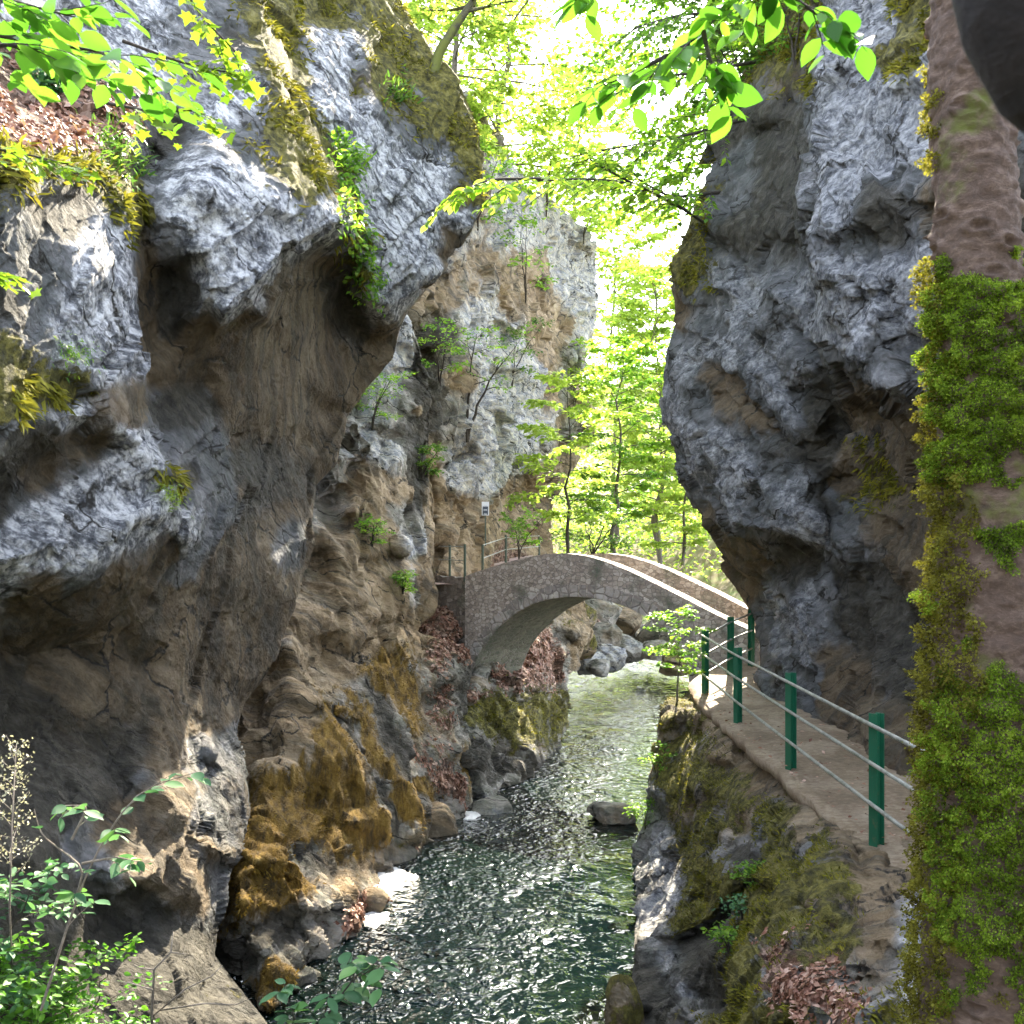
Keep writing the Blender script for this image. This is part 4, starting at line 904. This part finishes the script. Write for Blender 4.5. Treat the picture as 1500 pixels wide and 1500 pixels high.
# creepers and clumps on the left overhang, laid on the rock surface
def surface_leaves(name, label, path, n, spread, ls, mat, cat='creeper', tmpl=T_DIA, seed=1, hang=.5, stand=.10, group=None):
    r = np.random.default_rng(seed); pa = np.array(path, float); lv = Leaves(); mb = MB(); first = None
    for u in np.linspace(0, 1, n):
        q, d = along(pa, np.array([min(u, .9999)])); q = q[0] + r.normal(size=2) * spread
        c = cast(*q)
        if c is None: continue
        loc, nr, _ = c
        if first is None: first = loc
        if np.linalg.norm(loc - first) > 5: continue
        k = 3; out = nr + r.normal(size=(k, 3)) * .6 + np.array((0, 0, -hang))
        lv.add(loc + nr * r.uniform(.0, stand, (k, 1)) + r.normal(size=(k, 3)) * .05, out, nr + np.array((0, 0, .8)) + r.normal(size=(k, 3)) * .4, ls * r.uniform(.6, 1.2, k))
    if name in ('fern', 'leafy_plant'):
        root = empty(name, first, label, cat, group); lv.build('fronds' if name == 'fern' else 'foliage', mat, tmpl, root); return root
    return tag(lv.build(name, mat, tmpl), label, cat, group, kind='stuff' if name in ('moss', 'grass') else None)
surface_leaves('creeper', 'bright green creeper trailing down the notch of the left overhang', [(492, 200), (505, 260), (515, 320), (535, 380), (548, 440)], 260, 9, .10, LF_GRN, seed=1)
surface_leaves('fern', 'green fern clump near the top of the creeper on the left overhang', [(500, 215), (520, 250)], 70, 12, .15, LF_GRN, 'fern', T_BLADE, 2)
surface_leaves('fern', 'green fern clump on the mossy upper edge of the left overhang', [(575, 130), (590, 150)], 50, 10, .14, LF_MID, 'fern', T_BLADE, 3)
surface_leaves('grass', 'grassy green tuft on the nose of the near left block', [(150, 200), (185, 250)], 150, 16, .10, LF_MID, 'grass', T_BLADE, 4)
surface_leaves('moss', 'bright moss clump on the near left block face', [(92, 512), (112, 520)], 90, 9, .05, LF_GRN, 'moss', T_BLADE, 5, stand=.05)
surface_leaves('moss', 'yellow moss tuft on the arris in the middle of the left wall', [(232, 718), (256, 730)], 80, 5, .05, LF_YEL, 'moss', T_BLADE, 6, stand=.05)
surface_leaves('leafy_plant', 'small green plant on the rock beside the leaf covered slope', [(55, 115), (75, 140)], 60, 9, .10, LF_BLU, 'plant', T_OV, 7)

# ------------------------------------------------------------------ moss and fallen leaves growing / lying on the rock
def scatter(ci, zone, n, seed, nscale=.5, thr=0.0, upmin=-2.0, box=None, maxd=60):
    o, bv, V, T, At, N = CLIFFS[ci]; r = np.random.default_rng(seed)
    c = V[T].mean(1); a = At[T].mean(1)[:, zone]; nn = N[T[:, 0]]
    px = c[:, 0] / c[:, 1] * F + 750; py = HY - c[:, 2] / c[:, 1] * F
    area = np.linalg.norm(np.cross(V[T[:, 1]] - V[T[:, 0]], V[T[:, 2]] - V[T[:, 0]]), axis=1)
    w = area * np.clip(a - .3, 0, 1) * (pnoise(c / nscale + seed) > thr) * (nn[:, 2] > upmin)
    w *= (px > -60) & (px < 1560) & (py > -60) & (py < 1560) & (c[:, 1] > 2) & (c[:, 1] < maxd) & ((nn * c).sum(1) < .3 * np.linalg.norm(c, axis=1))
    if box is not None: w *= (px > box[0]) & (py > box[1]) & (px < box[2]) & (py < box[3])
    w /= (c[:, 1] ** 1.2)
    if w.sum() == 0: return np.zeros((0, 3)), np.zeros((0, 3))
    k = r.choice(len(T), n, p=w / w.sum()); b = r.dirichlet((1, 1, 1), n)
    return (V[T[k]] * b[:, :, None]).sum(1), nn[k]
MOSSM = leaf_material('moss_strands', [(.045, .05, .008), (.12, .12, .016), (.20, .19, .025), (.30, .26, .04)], .3, 1.5, .8, .1)
OCHM = leaf_material('ochre_moss_strands', [(.05, .035, .012), (.15, .095, .02), (.27, .17, .03), (.36, .26, .06)], .3, 1.4, .8, .1)
def moss(ci, zone, n, ls, mat, label, seed, hang=.8, **k):
    p, nn = scatter(ci, zone, n, seed, **k); r = np.random.default_rng(seed); lv = Leaves(); m = len(p)
    d = nn * .7 + np.array((0, 0, -hang)) + r.normal(size=(m, 3)) * .45
    lv.add(p - nn * .01, d, nn + r.normal(size=(m, 3)) * .5, ls * r.uniform(.5, 1.3, m), np.clip(.5 + .5 * pnoise(p / .25) + r.normal(size=m) * .15, 0, 1))
    return tag(lv.build('moss', mat, T_BLADE), label, 'moss', kind='stuff')
moss(0, 1, 15000, .13, MOSSM, 'yellow green moss hanging in strands on the left overhang', 71, nscale=.7, thr=.02)
moss(1, 3, 8000, .06, OCHM, 'ochre moss covering the slope of the left bank', 72, nscale=.45, thr=.12)
moss(4, 1, 7000, .12, MOSSM, 'olive moss on the edges of the right wall', 73, nscale=.6, thr=.05)
moss(5, 1, 16000, .05, MOSSM, 'olive moss carpet on the ledge below the path', 74, hang=.1, nscale=.35, thr=-.05, upmin=-.1)
moss(3, 1, 2500, .10, MOSSM, 'moss on the stepped rocks under the bridge', 75, nscale=.5)
LITM = leaf_material('dead_beech_leaves', [(.12, .05, .03), (.24, .11, .07), (.32, .18, .12), (.50, .35, .27)], .15, 1.3, .6, .3)
def litter(ci, n, ls, label, seed, extra=None, **k):
    p, nn = scatter(ci, 4, n, seed, upmin=.05, **k); r = np.random.default_rng(seed); lv = Leaves(); m = len(p)
    a = r.normal(size=(m, 3)); lv.add(p + nn * .012, a - (a * nn).sum(1)[:, None] * nn * .8, nn + r.normal(size=(m, 3)) * .35, ls * r.uniform(.6, 1.2, m))
    if extra is not None: extra(lv, r)
    return tag(lv.build('fallen_leaves', LITM, T_DIA), label, 'fallen leaves', kind='stuff')
litter(0, 4500, .085, 'brown fallen leaves covering the slope at the upper left', 81, nscale=.6, thr=-.4)
litter(1, 5000, .10, 'pinkish fallen leaves on the left bank above the water', 82, thr=-.3)
litter(3, 6500, .11, 'pinkish fallen leaves on the rocks under the bridge', 83, thr=-.4)
def pathleaves(lv, r):
    n = 420; y = r.uniform(5, 19, n); x = 3.1 + 1.4 * r.random(n) ** 1.6
    q = np.stack([x, y, pz(y) + .05 + 0 * x], 1); a = r.normal(size=(n, 3)) * np.array((1, 1, .1))
    lv.add(q, a, np.array((0, 0, 1.)) + r.normal(size=(n, 3)) * .3, .06 * r.uniform(.6, 1.2, n))
litter(5, 2200, .05, 'pink brown fallen leaves on the ledge and path', 84, pathleaves, nscale=.5, thr=-.2)

# ------------------------------------------------------------------ big mossy trunk at the right edge
tk = empty('mossy_tree', P(1460, 1560, 4.0), 'large tree trunk with thick bright green moss at the right edge of the view', 'tree')
spine = [(1424, -200, .155), (1424, 0, .15), (1424, 200, .15), (1430, 350, .155), (1438, 480, .17), (1452, 640, .19), (1462, 760, .20), (1462, 900, .225), (1458, 1050, .245), (1462, 1200, .26), (1464, 1350, .27), (1466, 1500, .29), (1472, 1620, .34), (1480, 1750, .42)]
sy = np.array([s[1] for s in spine]); D0 = 4.0
nr, nsd = 420, 120
yy = np.linspace(-200, 1750, nr); cx = np.interp(yy, sy, [s[0] for s in spine]); rr = np.interp(yy, sy, [s[2] for s in spine])
th = np.linspace(0, 2 * math.pi, nsd, endpoint=False)
cen = np.stack([P(cx[i], yy[i], D0) for i in range(nr)])
dirs = np.stack([np.cos(th), np.sin(th), 0 * th], 1)
V = (cen[:, None] + rr[:, None, None] * dirs[None]).reshape(-1, 3); Nn = np.tile(dirs, (nr, 1))
q = V * np.array((1, 1, 1.7))
kn = np.zeros(len(V))
rk = np.random.default_rng(5)
for _ in range(70):      # eye shaped branch scars
    i = rk.integers(0, nr); j = rk.integers(0, nsd); dv = V - V[i * nsd + j]; rad = np.sqrt((dv[:, 0] ** 2 + dv[:, 1] ** 2) / .05 ** 2 + dv[:, 2] ** 2 / .024 ** 2)
    kn += .020 * np.exp(-((rad - 1) / .28) ** 2) - .018 * np.exp(-(rad / .6) ** 2)
V = V + Nn * (.022 * pnoise(V / .33) + .012 * pnoise(q / .09 + 3) + .010 * pnoise(q / .035 + 7) + kn)[:, None]
i = np.arange(nr * nsd).reshape(nr, nsd)
Fq = np.stack([i[:-1], np.roll(i[:-1], -1, 1), np.roll(i[1:], -1, 1), i[1:]], -1).reshape(-1, 4)
TB = bark_material('pink_brown_bark', (.115, .074, .053), (.235, .163, .122), .2)
link('trunk', mesh_from('trunk', V - np.array(tk.location), Fq, TB), tk)
def trunk_moss(mat, n, sel, ls, seed, tint, thick):
    r = np.random.default_rng(seed); k = r.integers(0, len(V), n * 7); p = V[k]; nn = Nn[k]
    px = p[:, 0] / p[:, 1] * F + 750; py = HY - p[:, 2] / p[:, 1] * F
    w = sel(px, py, pnoise(p / .12 + seed), nn); ok = (w > 0) & (pnoise(p / .055 + 5) + .5 * pnoise(p / .025 + 2) > -.42); p = p[ok][:n]; nn = nn[ok][:n]; w = w[ok][:n]; m = len(p)
    lv = Leaves(); lump = np.clip(.45 + 1.1 * pnoise(p / .055 + 5) + .4 * pnoise(p / .025 + 2), 0, 1.5)
    h = thick * np.minimum(w, 1) * lump
    d = nn * .8 + r.normal(size=(m, 3)) * .6 + np.array((0, 0, -.35))
    lv.add(p + nn * (h * r.uniform(.75, 1, m))[:, None] + r.normal(size=(m, 3)) * .006, d, nn + r.normal(size=(m, 3)), ls * r.uniform(.5, 1.3, m), np.clip(tint + .35 * pnoise(p / .11) + r.normal(size=m) * .22, 0, 1))
    o = lv.build('moss', mat, T_DIA, tk); o['kind'] = 'stuff'; return o
MG = leaf_material('thick_green_moss', [(.03, .05, .006), (.09, .145, .010), (.17, .26, .018), (.30, .39, .04)], .35, 1.5, .7, .15)
MY = leaf_material('yellow_fringe_moss', [(.045, .038, .008), (.11, .10, .014), (.18, .175, .022), (.28, .27, .045)], .4, 1.5, .7, .15)
def selg(px, py, n, nn):
    a = np.minimum(np.minimum((py - 405 + 75 * n) / 40, (690 + .35 * (1480 - px) + 40 * n - py) / 30), 3)
    b = np.minimum((py - (965 + .25 * (1480 - px)) + 60 * n) / 50, (1400 + 40 * n - py) / 40)
    c = np.minimum((py - 760) / 30, (960 - py) / 30) * (n > .25) * .4
    d = (py > 1400) * (n > .15) * .4
    return np.maximum(np.maximum(a, b), np.maximum(c, d)) * (px > 1375 + 12 * n) * (nn[:, 1] < .3)
def sely(px, py, n, nn):
    lim = np.interp(py, [60, 120, 260, 380, 700, 900, 1500], [1378, 1384, 1378, 1384, 1412, 1440, 1400])
    return ((px < lim + 25 * n) & (py > 380)) * 1.0 * (nn[:, 1] < .6) + ((px < 1383) & (py > 95) & (py < 250) & (n > .1)) * .7 + ((py > 1150) & (py < 1560) & (n > .35)) * .5
trunk_moss(MG, 170000, selg, .0108, 1, .55, .095)
trunk_moss(MY, 52000, sely, .0135, 2, .5, .07)
nb_ = empty('leaning_branch', P(1500, 20, .95), 'dark blurred branch very close at the top right corner', 'branch')
m = MB(); m.tube([(.18, 1.7, 4.2), (.28, 1.35, 2.6), (.37, 1.1, 1.4), P(1420, -260, 1.0), P(1470, -90, .97), P(1500, 20, .95), P(1545, 95, .95), P(1620, 150, .98), P(1720, 190, 1.0), (.95, 1.08, .30), (1.5, 1.3, -.2), (2.1, 1.6, -1.2), (2.5, 1.8, -3.0)], [.03, .038, .046, .052, .054, .056, .058, .062, .066, .07, .085, .11, .15], 24)
m.build('limb', bark_material('dark_wet_bark', (.014, .010, .008), (.028, .020, .016)), nb_, True)

# ------------------------------------------------------------------ near hanging branches
def hanging(label, specs, mat, tmpl, ls, seed, bark=BARKD, r0=.008, group='leafy branches reaching into the view'):
    """specs: (start, via..., end) world polylines carrying twigs"""
    r = np.random.default_rng(seed); root = empty('leafy_branch', specs[0][0][0], label, 'branch', group); mb = MB(); lv = Leaves()
    for pts, nt, nl, tl in specs:
        pts = np.array(pts); fine = np.array([along(pts, np.array([u]))[0][0] for u in np.linspace(0, .999, 12)]); fine[1:-1] = (fine[:-2] + fine[1:-1] * 2 + fine[2:]) / 4
        mb.tube(fine, list(np.linspace(r0, r0 * .3, 12)), 6, False)
        for k in range(nt):
            u = .15 + .85 * (k + .6 * r.random()) / nt; q, dd = along(fine, np.array([min(u, .999)])); dd = unit(dd[0])
            h = unit(np.cross(dd, (0, 0, 1.))) * (1 if k % 2 else -1)
            tw = curve(q[0], dd * .8 + h * r.uniform(.3, .9) + np.array((0, 0, -.15 + r.normal() * .12)), tl * r.uniform(.6, 1.15), .35, 4, .08, r)
            mb.tube(tw, list(np.linspace(r0 * .3, r0 * .12, 5)), 5, False); twig_leaves(lv, tw, nl, ls, .22, 0, r, .2, None, .1)
        twig_leaves(lv, fine, nl, ls, .22, 0, r, .5, None, .1)
    mb.build('branch', bark, root, True); lv.build('foliage', mat, tmpl, root); return root
LF_MAP = leaf_material('near_maple_leaves', [(.08, .16, .012), (.11, .20, .015), (.145, .24, .018), (.17, .26, .025)], .5, 1.4, .5, .3)
hanging('branch of large fresh green leaves hanging at the upper left corner', [
    ([P(-120, 30, 3.2), P(40, 60, 3.2), P(150, 75, 3.3), P(235, 115, 3.4)], 11, 5, .30), ([P(-120, -40, 3.0), P(30, 5, 3.1), P(110, 25, 3.2)], 8, 5, .25), ([P(-100, 70, 2.7), P(20, 65, 2.8), P(110, 80, 2.9)], 6, 4, .25)], LF_NEAR, T_OV, .095, 91)
hanging('spray of small lobed maple leaves left of the mossy strip on the overhang', [
    ([P(240, -60, 4.6), P(300, 30, 4.6), P(345, 75, 4.6)], 9, 5, .26), ([P(180, 60, 4.6), P(260, 90, 4.6), P(350, 110, 4.6)], 10, 5, .22), ([P(150, 150, 4.7), P(230, 165, 4.7), P(300, 160, 4.7)], 7, 5, .2)], LF_MAP, T_MAP, .075, 92)
hanging('small yellow green spray crossing the leaf covered slope at the left edge', [([P(-90, 205, 4.2), P(10, 220, 4.2), P(100, 240, 4.2)], 10, 6, .22)], LF_MAP, T_MAP, .06, 93)
hanging('small yellow tuft of leaves at the left edge in front of the near block', [([P(-80, 400, 4.2), P(-20, 402, 4.2), P(25, 405, 4.2)], 6, 6, .12)], LF_MAP, T_MAP, .055, 94)
hanging('branch of large bright beech leaves in front of the right wall top', [
    ([P(1100, -120, 3.2), P(1075, 0, 3.1), P(1010, 65, 3.0), P(950, 95, 3.0)], 4, 5, .22), ([P(1030, 45, 3.0), P(1040, 90, 3.0), P(1065, 125, 3.0)], 3, 5, .15), ([P(1010, 65, 3.0), P(930, 105, 3.0), P(885, 125, 3.0)], 3, 4, .18)], LF_NEAR, T_OV, .098, 95)
hanging('beech leaves hanging from the top edge over the right wall', [
    ([P(1180, -100, 3.0), P(1100, -10, 3.0), P(1060, 5, 3.0)], 5, 5, .16), ([P(1100, -60, 3.0), P(1180, 10, 3.0), P(1235, 45, 3.0)], 4, 5, .13)], LF_NEAR, T_OV, .095, 96)
hanging('leaves dipping from the top edge in front of the white sky', [([P(900, -90, 3.2), P(870, -25, 3.2), P(845, -2, 3.2)], 3, 4, .10)], LF_NEAR, T_OV, .10, 97)
LF_HANG = leaf_material('backlit_hanging_leaves', [(.10, .20, .02), (.15, .27, .028), (.22, .34, .04), (.30, .40, .05)], .6, 1.8)
hanging('long thin branch reaching left from the right wall across the gap', [
    ([P(1080, 360, 19.5), P(1005, 308, 18.5), P(940, 270, 17), P(880, 262, 16), P(800, 262, 15), P(735, 275, 14.2)], 26, 9, .8), ([P(1005, 308, 18.5), P(900, 255, 17), P(850, 225, 16.5)], 18, 9, .8),
    ([P(800, 262, 15), P(720, 262, 14), P(660, 285, 13.6)], 14, 8, .5)], LF_HANG, T_OV, .17, 98, r0=.03)
hanging('leafy boughs spreading left from the tree on the right wall top', [
    ([P(1110, 90, 19), P(1000, 110, 18), P(900, 110, 17)], 26, 14, 1.2), ([P(1110, 170, 19), P(1000, 200, 18), P(880, 220, 17)], 26, 14, 1.2), ([P(1110, 20, 19), P(1000, 20, 18), P(930, 40, 17)], 26, 14, 1.1), ([P(1070, 280, 19), P(980, 290, 18), P(900, 240, 17.5)], 22, 14, 1.0)], LF_GRN, T_DIA, .15, 99, r0=.035)

# ------------------------------------------------------------------ undergrowth at the lower left
def rooted_bush(name, label, px, py, tip, H, R, mat, seed, **k):
    c = cast(px, py); b = c[0] if c is not None else P(px, py, 6.5)
    kw = dict(nb=26, nt=5, nl=7, ls=.085, tr=.012, start=.2, nstem=4, rise=.3); kw.update(k)
    return tree(name, label, b, H, R, mat, BARKD, (tip[0], tip[1]), seed=seed, cat='bush', parts=('stem', 'foliage'), tmpl=T_OV, group='bushes at the lower left', **kw)
rooted_bush('bush', 'bright green leafy bush filling the lower left corner', 30, 1560, (.1, -.9), 1.35, .62, LF_NEAR, 101, nb=54, ls=.066)
rooted_bush('bush', 'second green bush right of the corner bush with thin dark stems', 120, 1560, (.05, -.7), 1.1, .55, LF_NEAR, 102, nb=40, ls=.06)
rooted_bush('bush', 'low pale green bush at the bottom edge left of the bare twigs', 150, 1600, (.1, -.9), .75, .5, LF_NEAR, 103, nb=26, ls=.07)
rooted_bush('bush', 'tall leafy shoots at the left edge above the corner bush', -20, 1500, (.05, -.8), 1.6, .5, LF_BLU, 104, nb=26, ls=.075)
hanging('slender shoot with pale oval leaves in front of the lower left rock', [([P(60, 1480, 5.6), P(110, 1320, 5.5), P(150, 1230, 5.5), P(205, 1155, 5.5), P(285, 1132, 5.5)], 7, 4, .22), ([P(110, 1320, 5.5), P(125, 1270, 5.4), P(60, 1225, 5.4), P(50, 1185, 5.4)], 1, 1, .1), ([P(120, 1265, 5.5), P(170, 1255, 5.5), P(200, 1262, 5.4)], 4, 3, .16), ([P(105, 1230, 5.5), P(130, 1180, 5.5), P(90, 1180, 5.5)], 4, 3, .14)], LF_BLU, T_OV, .10, 105, bark_material('pale_twig_bark', (.22, .18, .14), (.34, .29, .23)), .008)
c0 = cast(430, 1590)[0]
hanging('shoot with cool green oval leaves over the water at the bottom edge', [([c0, P(455, 1540, 6.4), P(480, 1470, 6.2), P(520, 1390, 6.2)], 8, 4, .24), ([P(470, 1500, 6.3), P(520, 1430, 6.2), P(560, 1405, 6.2)], 6, 4, .2), ([P(455, 1540, 6.4), P(430, 1490, 6.2), P(415, 1440, 6.2)], 5, 3, .16)], LF_BLU, T_OV, .13, 106, r0=.007)
c1 = cast(230, 1580)[0]; tw = empty('bare_twigs', c1, 'pale bare twigs rising in front of the dark rock at the bottom', 'twigs'); m = MB(); r = np.random.default_rng(107)
tb = bark_material('grey_twig_bark', (.26, .22, .18), (.36, .31, .26))
stem = [c1, P(222, 1490, 7.2), P(226, 1420, 7.0), P(250, 1395, 7.0), P(254, 1365, 7.0)]
m.tube(stem, [.012, .01, .008, .006, .003], 6); m.build('stem', tb, tw, True)
for pts in ([P(226, 1420, 7), P(205, 1418, 7), P(195, 1412, 7)], [P(222, 1490, 7.2), P(270, 1450, 7.1), P(310, 1430, 7.1), P(325, 1415, 7.1)], [P(235, 1480, 7.2), P(300, 1470, 7.1), P(345, 1472, 7.1), P(368, 1462, 7)], [P(224, 1450, 7), P(190, 1440, 7), P(165, 1436, 7)], [P(250, 1395, 7), P(275, 1398, 7)]):
    m = MB(); m.tube(pts, list(np.linspace(.006, .002, len(pts))), 5); m.build('twig', tb, tw, True)
c2 = cast(18, 1420)[0]; sh = empty('seedhead_plant', c2, 'tall pale seed head plant at the left edge in front of the dark cave', 'plant'); m = MB(); lv = Leaves(); r = np.random.default_rng(108)
st = np.array([c2, P(14, 1330, 5.4), P(18, 1200, 5.3), P(24, 1090, 5.3)]); m.tube(st, [.006, .005, .004, .002], 5)
for k in range(26):
    q, dd = along(st, np.array([.45 + .55 * k / 26.])); tw_ = curve(q[0], (math.cos(k * 2.4), math.sin(k * 2.4), .9), .13 * (1.3 - k / 40), .1, 3, .1, r); m.tube(tw_, .0015, 4, False)
    u = r.random(16); q2, _ = along(tw_, u * .6 + .39); lv.add(q2 + r.normal(size=(16, 3)) * .014, r.normal(size=(16, 3)), r.normal(size=(16, 3)), .018)
m.build('stem', tb, sh, True); lv.build('seed_heads', leaf_material('pale_seeds', [(.22, .22, .14), (.38, .37, .26), (.48, .46, .36)], .3, 1.3), T_DIA, sh)  # the scattered pieces are dry seed heads, not flowers

# ================================================================== BOULDERS AND FOAM
import bmesh
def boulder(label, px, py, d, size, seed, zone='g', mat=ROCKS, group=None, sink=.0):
    bm = bmesh.new(); bmesh.ops.create_icosphere(bm, subdivisions=5, radius=1); V = np.array([v.co[:] for v in bm.verts]); Fc = np.array([[v.index for v in f.verts] for f in bm.faces]); bm.free()
    r = np.random.default_rng(seed)
    for _ in range(9):     # knock flat facets off the ball
        n = unit(r.normal(size=3)); h = r.uniform(.55, .85); e = np.maximum(V @ n - h, 0); V = V - e[:, None] * n * .9
    V = V * np.array(size) / 2; a = r.uniform(0, 6.28); R = np.array(((math.cos(a), -math.sin(a), 0), (math.sin(a), math.cos(a), 0), (0, 0, 1)))
    if size[0] < 1.6: R = np.eye(3)
    V = V @ R.T; c = P(px, py, d)
    nn = V / (np.linalg.norm(V, axis=1)[:, None]); V = V + nn * rock_disp(V + c, .55)[:, None] * min(1, max(size) / 1.5)
    me = mesh_from('boulder', V, Fc, mat); z = ZONES[zone]
    for nm, cc in (('pa', z[:3]), ('pb', z[3:])):
        at = me.attributes.new(nm, 'FLOAT_COLOR', 'POINT'); at.data.foreach_set('color', np.tile(np.array((*cc, 1.), np.float32), len(V)))
    o = link('boulder', me); o.location = tuple(c); tag(o, label, 'boulder', group); return o
GB = 'boulders in the river'
boulder('flat brown boulder breaking the water in mid stream', 895, 1192, 19.5, (1.0, .9, .55), 1, 'n', group=GB)
boulder('flat grey boulder at the foot of the left bank rocks', 722, 1192, 20.2, (1.1, .9, .8), 2, 'g', group=GB)
boulder('upright yellowish stone at the bottom edge beside the right ledge', 914, 1490, 10.9, (.42, .5, 1.1), 3, 'M', group=GB)
boulder('reddish boulder beside the foam at the left water edge', 625, 1215, 18.6, (1.0, .8, 1.1), 4, 'p', group=GB)
boulder('small stone between foam and moss columns', 545, 1325, 14.6, (.5, .5, .45), 5, 'p', group=GB)
far = [(760, 905, 36, 2.2, 'n'), (795, 900, 38, 2.4, 'l'), (835, 905, 39, 2.0, 'M'), (870, 900, 42, 2.6, 'n'), (905, 905, 44, 2.0, 'p'), (800, 935, 35, 1.6, 'n'), (845, 945, 36, 1.5, 'M'), (880, 935, 39, 1.7, 'n'), (860, 970, 36.5, 1.2, 'w'), (890, 962, 38, 1.3, 'w'), (915, 950, 41, 1.3, 'g'), (935, 935, 45, 1.8, 'n'), (878, 978, 35.5, .9, 'g'), (935, 958, 42, .9, 'w'), (850, 925, 40, 1.6, 'l'), (965, 930, 44, 2.2, 'n'), (1000, 925, 42, 2.4, 'n'), (962, 955, 41, 1.3, 'n'), (990, 968, 37, 1.5, 'M')]
names = ['leftmost dark boulder seen through the arch', 'leaf covered boulder high behind the arch', 'mossy boulder under the arch crown', 'large dark boulder right of the arch crown', 'pinkish boulder below the right part of the arch', 'dark boulder low on the left beyond the arch', 'mossy boulder just above the far pool edge', 'dark boulder in the middle of the far rapids', 'pale boulder at the near edge of the far rapids', 'pale boulder right beside the far white water', 'grey boulder among the far rapids', 'dark boulder behind the far rapids near the sapling', 'small grey stone at the edge of the far pool', 'small pale stone in the far white water', 'leaf strewn boulder behind the arch centre', 'big dark boulder beyond the sapling crown', 'rightmost dark boulder beyond the sapling', 'small dark boulder just left of the sapling', 'mossy boulder behind the sapling trunk']
for k, ((px, py, d, s, z), nm) in enumerate(zip(far, names)):
    boulder(nm, px, py, d, (s * 1.15, s, s * .8), 20 + k, z, group='boulders beyond the bridge')
foamm = NT('foam'); FOAM = foamm.out(foamm.pbsdf(Base_Color=(.8, .78, .74), Roughness=.8, Normal=foamm.bump(foamm.noise(foamm.pos(), 22, 5, .7), .6, .04)))
def foam(label, cx, cy, w, d, seed):
    n = 46; xs = np.linspace(-1, 1, n); X, Y = np.meshgrid(xs, xs); p = np.stack([X.ravel() * w * 1.6 + seed, Y.ravel() * d * 1.6, 0 * X.ravel()], 1)
    nz = (.5 * pnoise(p * 2) + .3 * pnoise(p * 5)).reshape(X.shape); h = 1 - (X ** 2 + Y ** 2) ** .5 + nz * .75
    Z = WATER - .06 + .13 * np.clip(h, -.5, .7) + .02 * pnoise(p * 14).reshape(X.shape)
    V = np.stack([cx + X.ravel() * w, cy + Y.ravel() * d, Z.ravel()], 1); i = np.arange(n * n).reshape(n, n)
    Fq = np.stack([i[:-1, :-1].ravel(), i[:-1, 1:].ravel(), i[1:, 1:].ravel(), i[1:, :-1].ravel()], 1)
    tag(link('foam', mesh_from('foam', V, Fq, FOAM)), label, 'foam', kind='stuff')
a = P(575, 1290, 15.9); foam('large white foam patch against the left bank', a[0], a[1], .55, 1.0, 1)
a = P(545, 1350, 14.1); foam('narrow foam tongue below the ochre slope', a[0], a[1], .35, .6, 2)
a = P(690, 1195, 19.8); foam('small foam patch between the bank and the flat boulder', a[0], a[1], .25, .6, 3)
EXPO = 3.2
# ================================================================== LIGHT, SKY, CAMERA
SUN_AZ, SUN_EL = 14.0, 41.0      # degrees right of the view axis, above the horizon
sd = bpy.data.lights.new('sun', 'SUN'); sd.energy = 3.6; sd.angle = math.radians(.53); sd.color = (1, .89, .70)
so = bpy.data.objects.new('sun', sd); COL.objects.link(so)
a, e = math.radians(SUN_AZ), math.radians(SUN_EL)
sv = Vector((math.sin(a) * math.cos(e), math.cos(a) * math.cos(e), math.sin(e)))
so.rotation_euler = sv.to_track_quat('Z', 'Y').to_euler(); so.location = (10, 30, 40)
w = bpy.data.worlds.new('World'); SC.world = w; w.use_nodes = True
nt = w.node_tree; nt.nodes.clear()
sky = nt.nodes.new('ShaderNodeTexSky'); sky.sky_type = 'NISHITA'; sky.sun_disc = False
sky.sun_elevation = e; sky.sun_rotation = a; sky.air_density = 1.0; sky.dust_density = 1.8; sky.ozone_density = 1.0; sky.altitude = 600
bg = nt.nodes.new('ShaderNodeBackground'); bg.inputs[1].default_value = .15
wo = nt.nodes.new('ShaderNodeOutputWorld'); hs = nt.nodes.new('ShaderNodeHueSaturation'); hs.inputs['Saturation'].default_value = .52; nt.links.new(sky.outputs[0], hs.inputs['Color']); nt.links.new(hs.outputs[0], bg.inputs[0]); nt.links.new(bg.outputs[0], wo.inputs[0])
cd = bpy.data.cameras.new('camera'); cam = bpy.data.objects.new('camera', cd); COL.objects.link(cam)
cam.rotation_euler = (math.radians(90), 0, 0); cd.sensor_width = 36; cd.lens = 36 * F / 1500; cd.shift_y = -(750 - HY) / 1500
cd.clip_start = .05; cd.clip_end = 3000
cd.dof.use_dof = True; cd.dof.focus_distance = 13; cd.dof.aperture_fstop = 9
SC.camera = cam
SC.view_settings.view_transform = 'Standard'; SC.view_settings.look = 'None'; SC.view_settings.exposure = EXPO; SC.view_settings.gamma = 1
SC.cycles.use_denoising = True; SC.cycles.use_adaptive_sampling = True; SC.cycles.adaptive_threshold = .03
SC.cycles.max_bounces = 8; SC.cycles.diffuse_bounces = 4; SC.cycles.transmission_bounces = 6; SC.cycles.transparent_max_bounces = 8
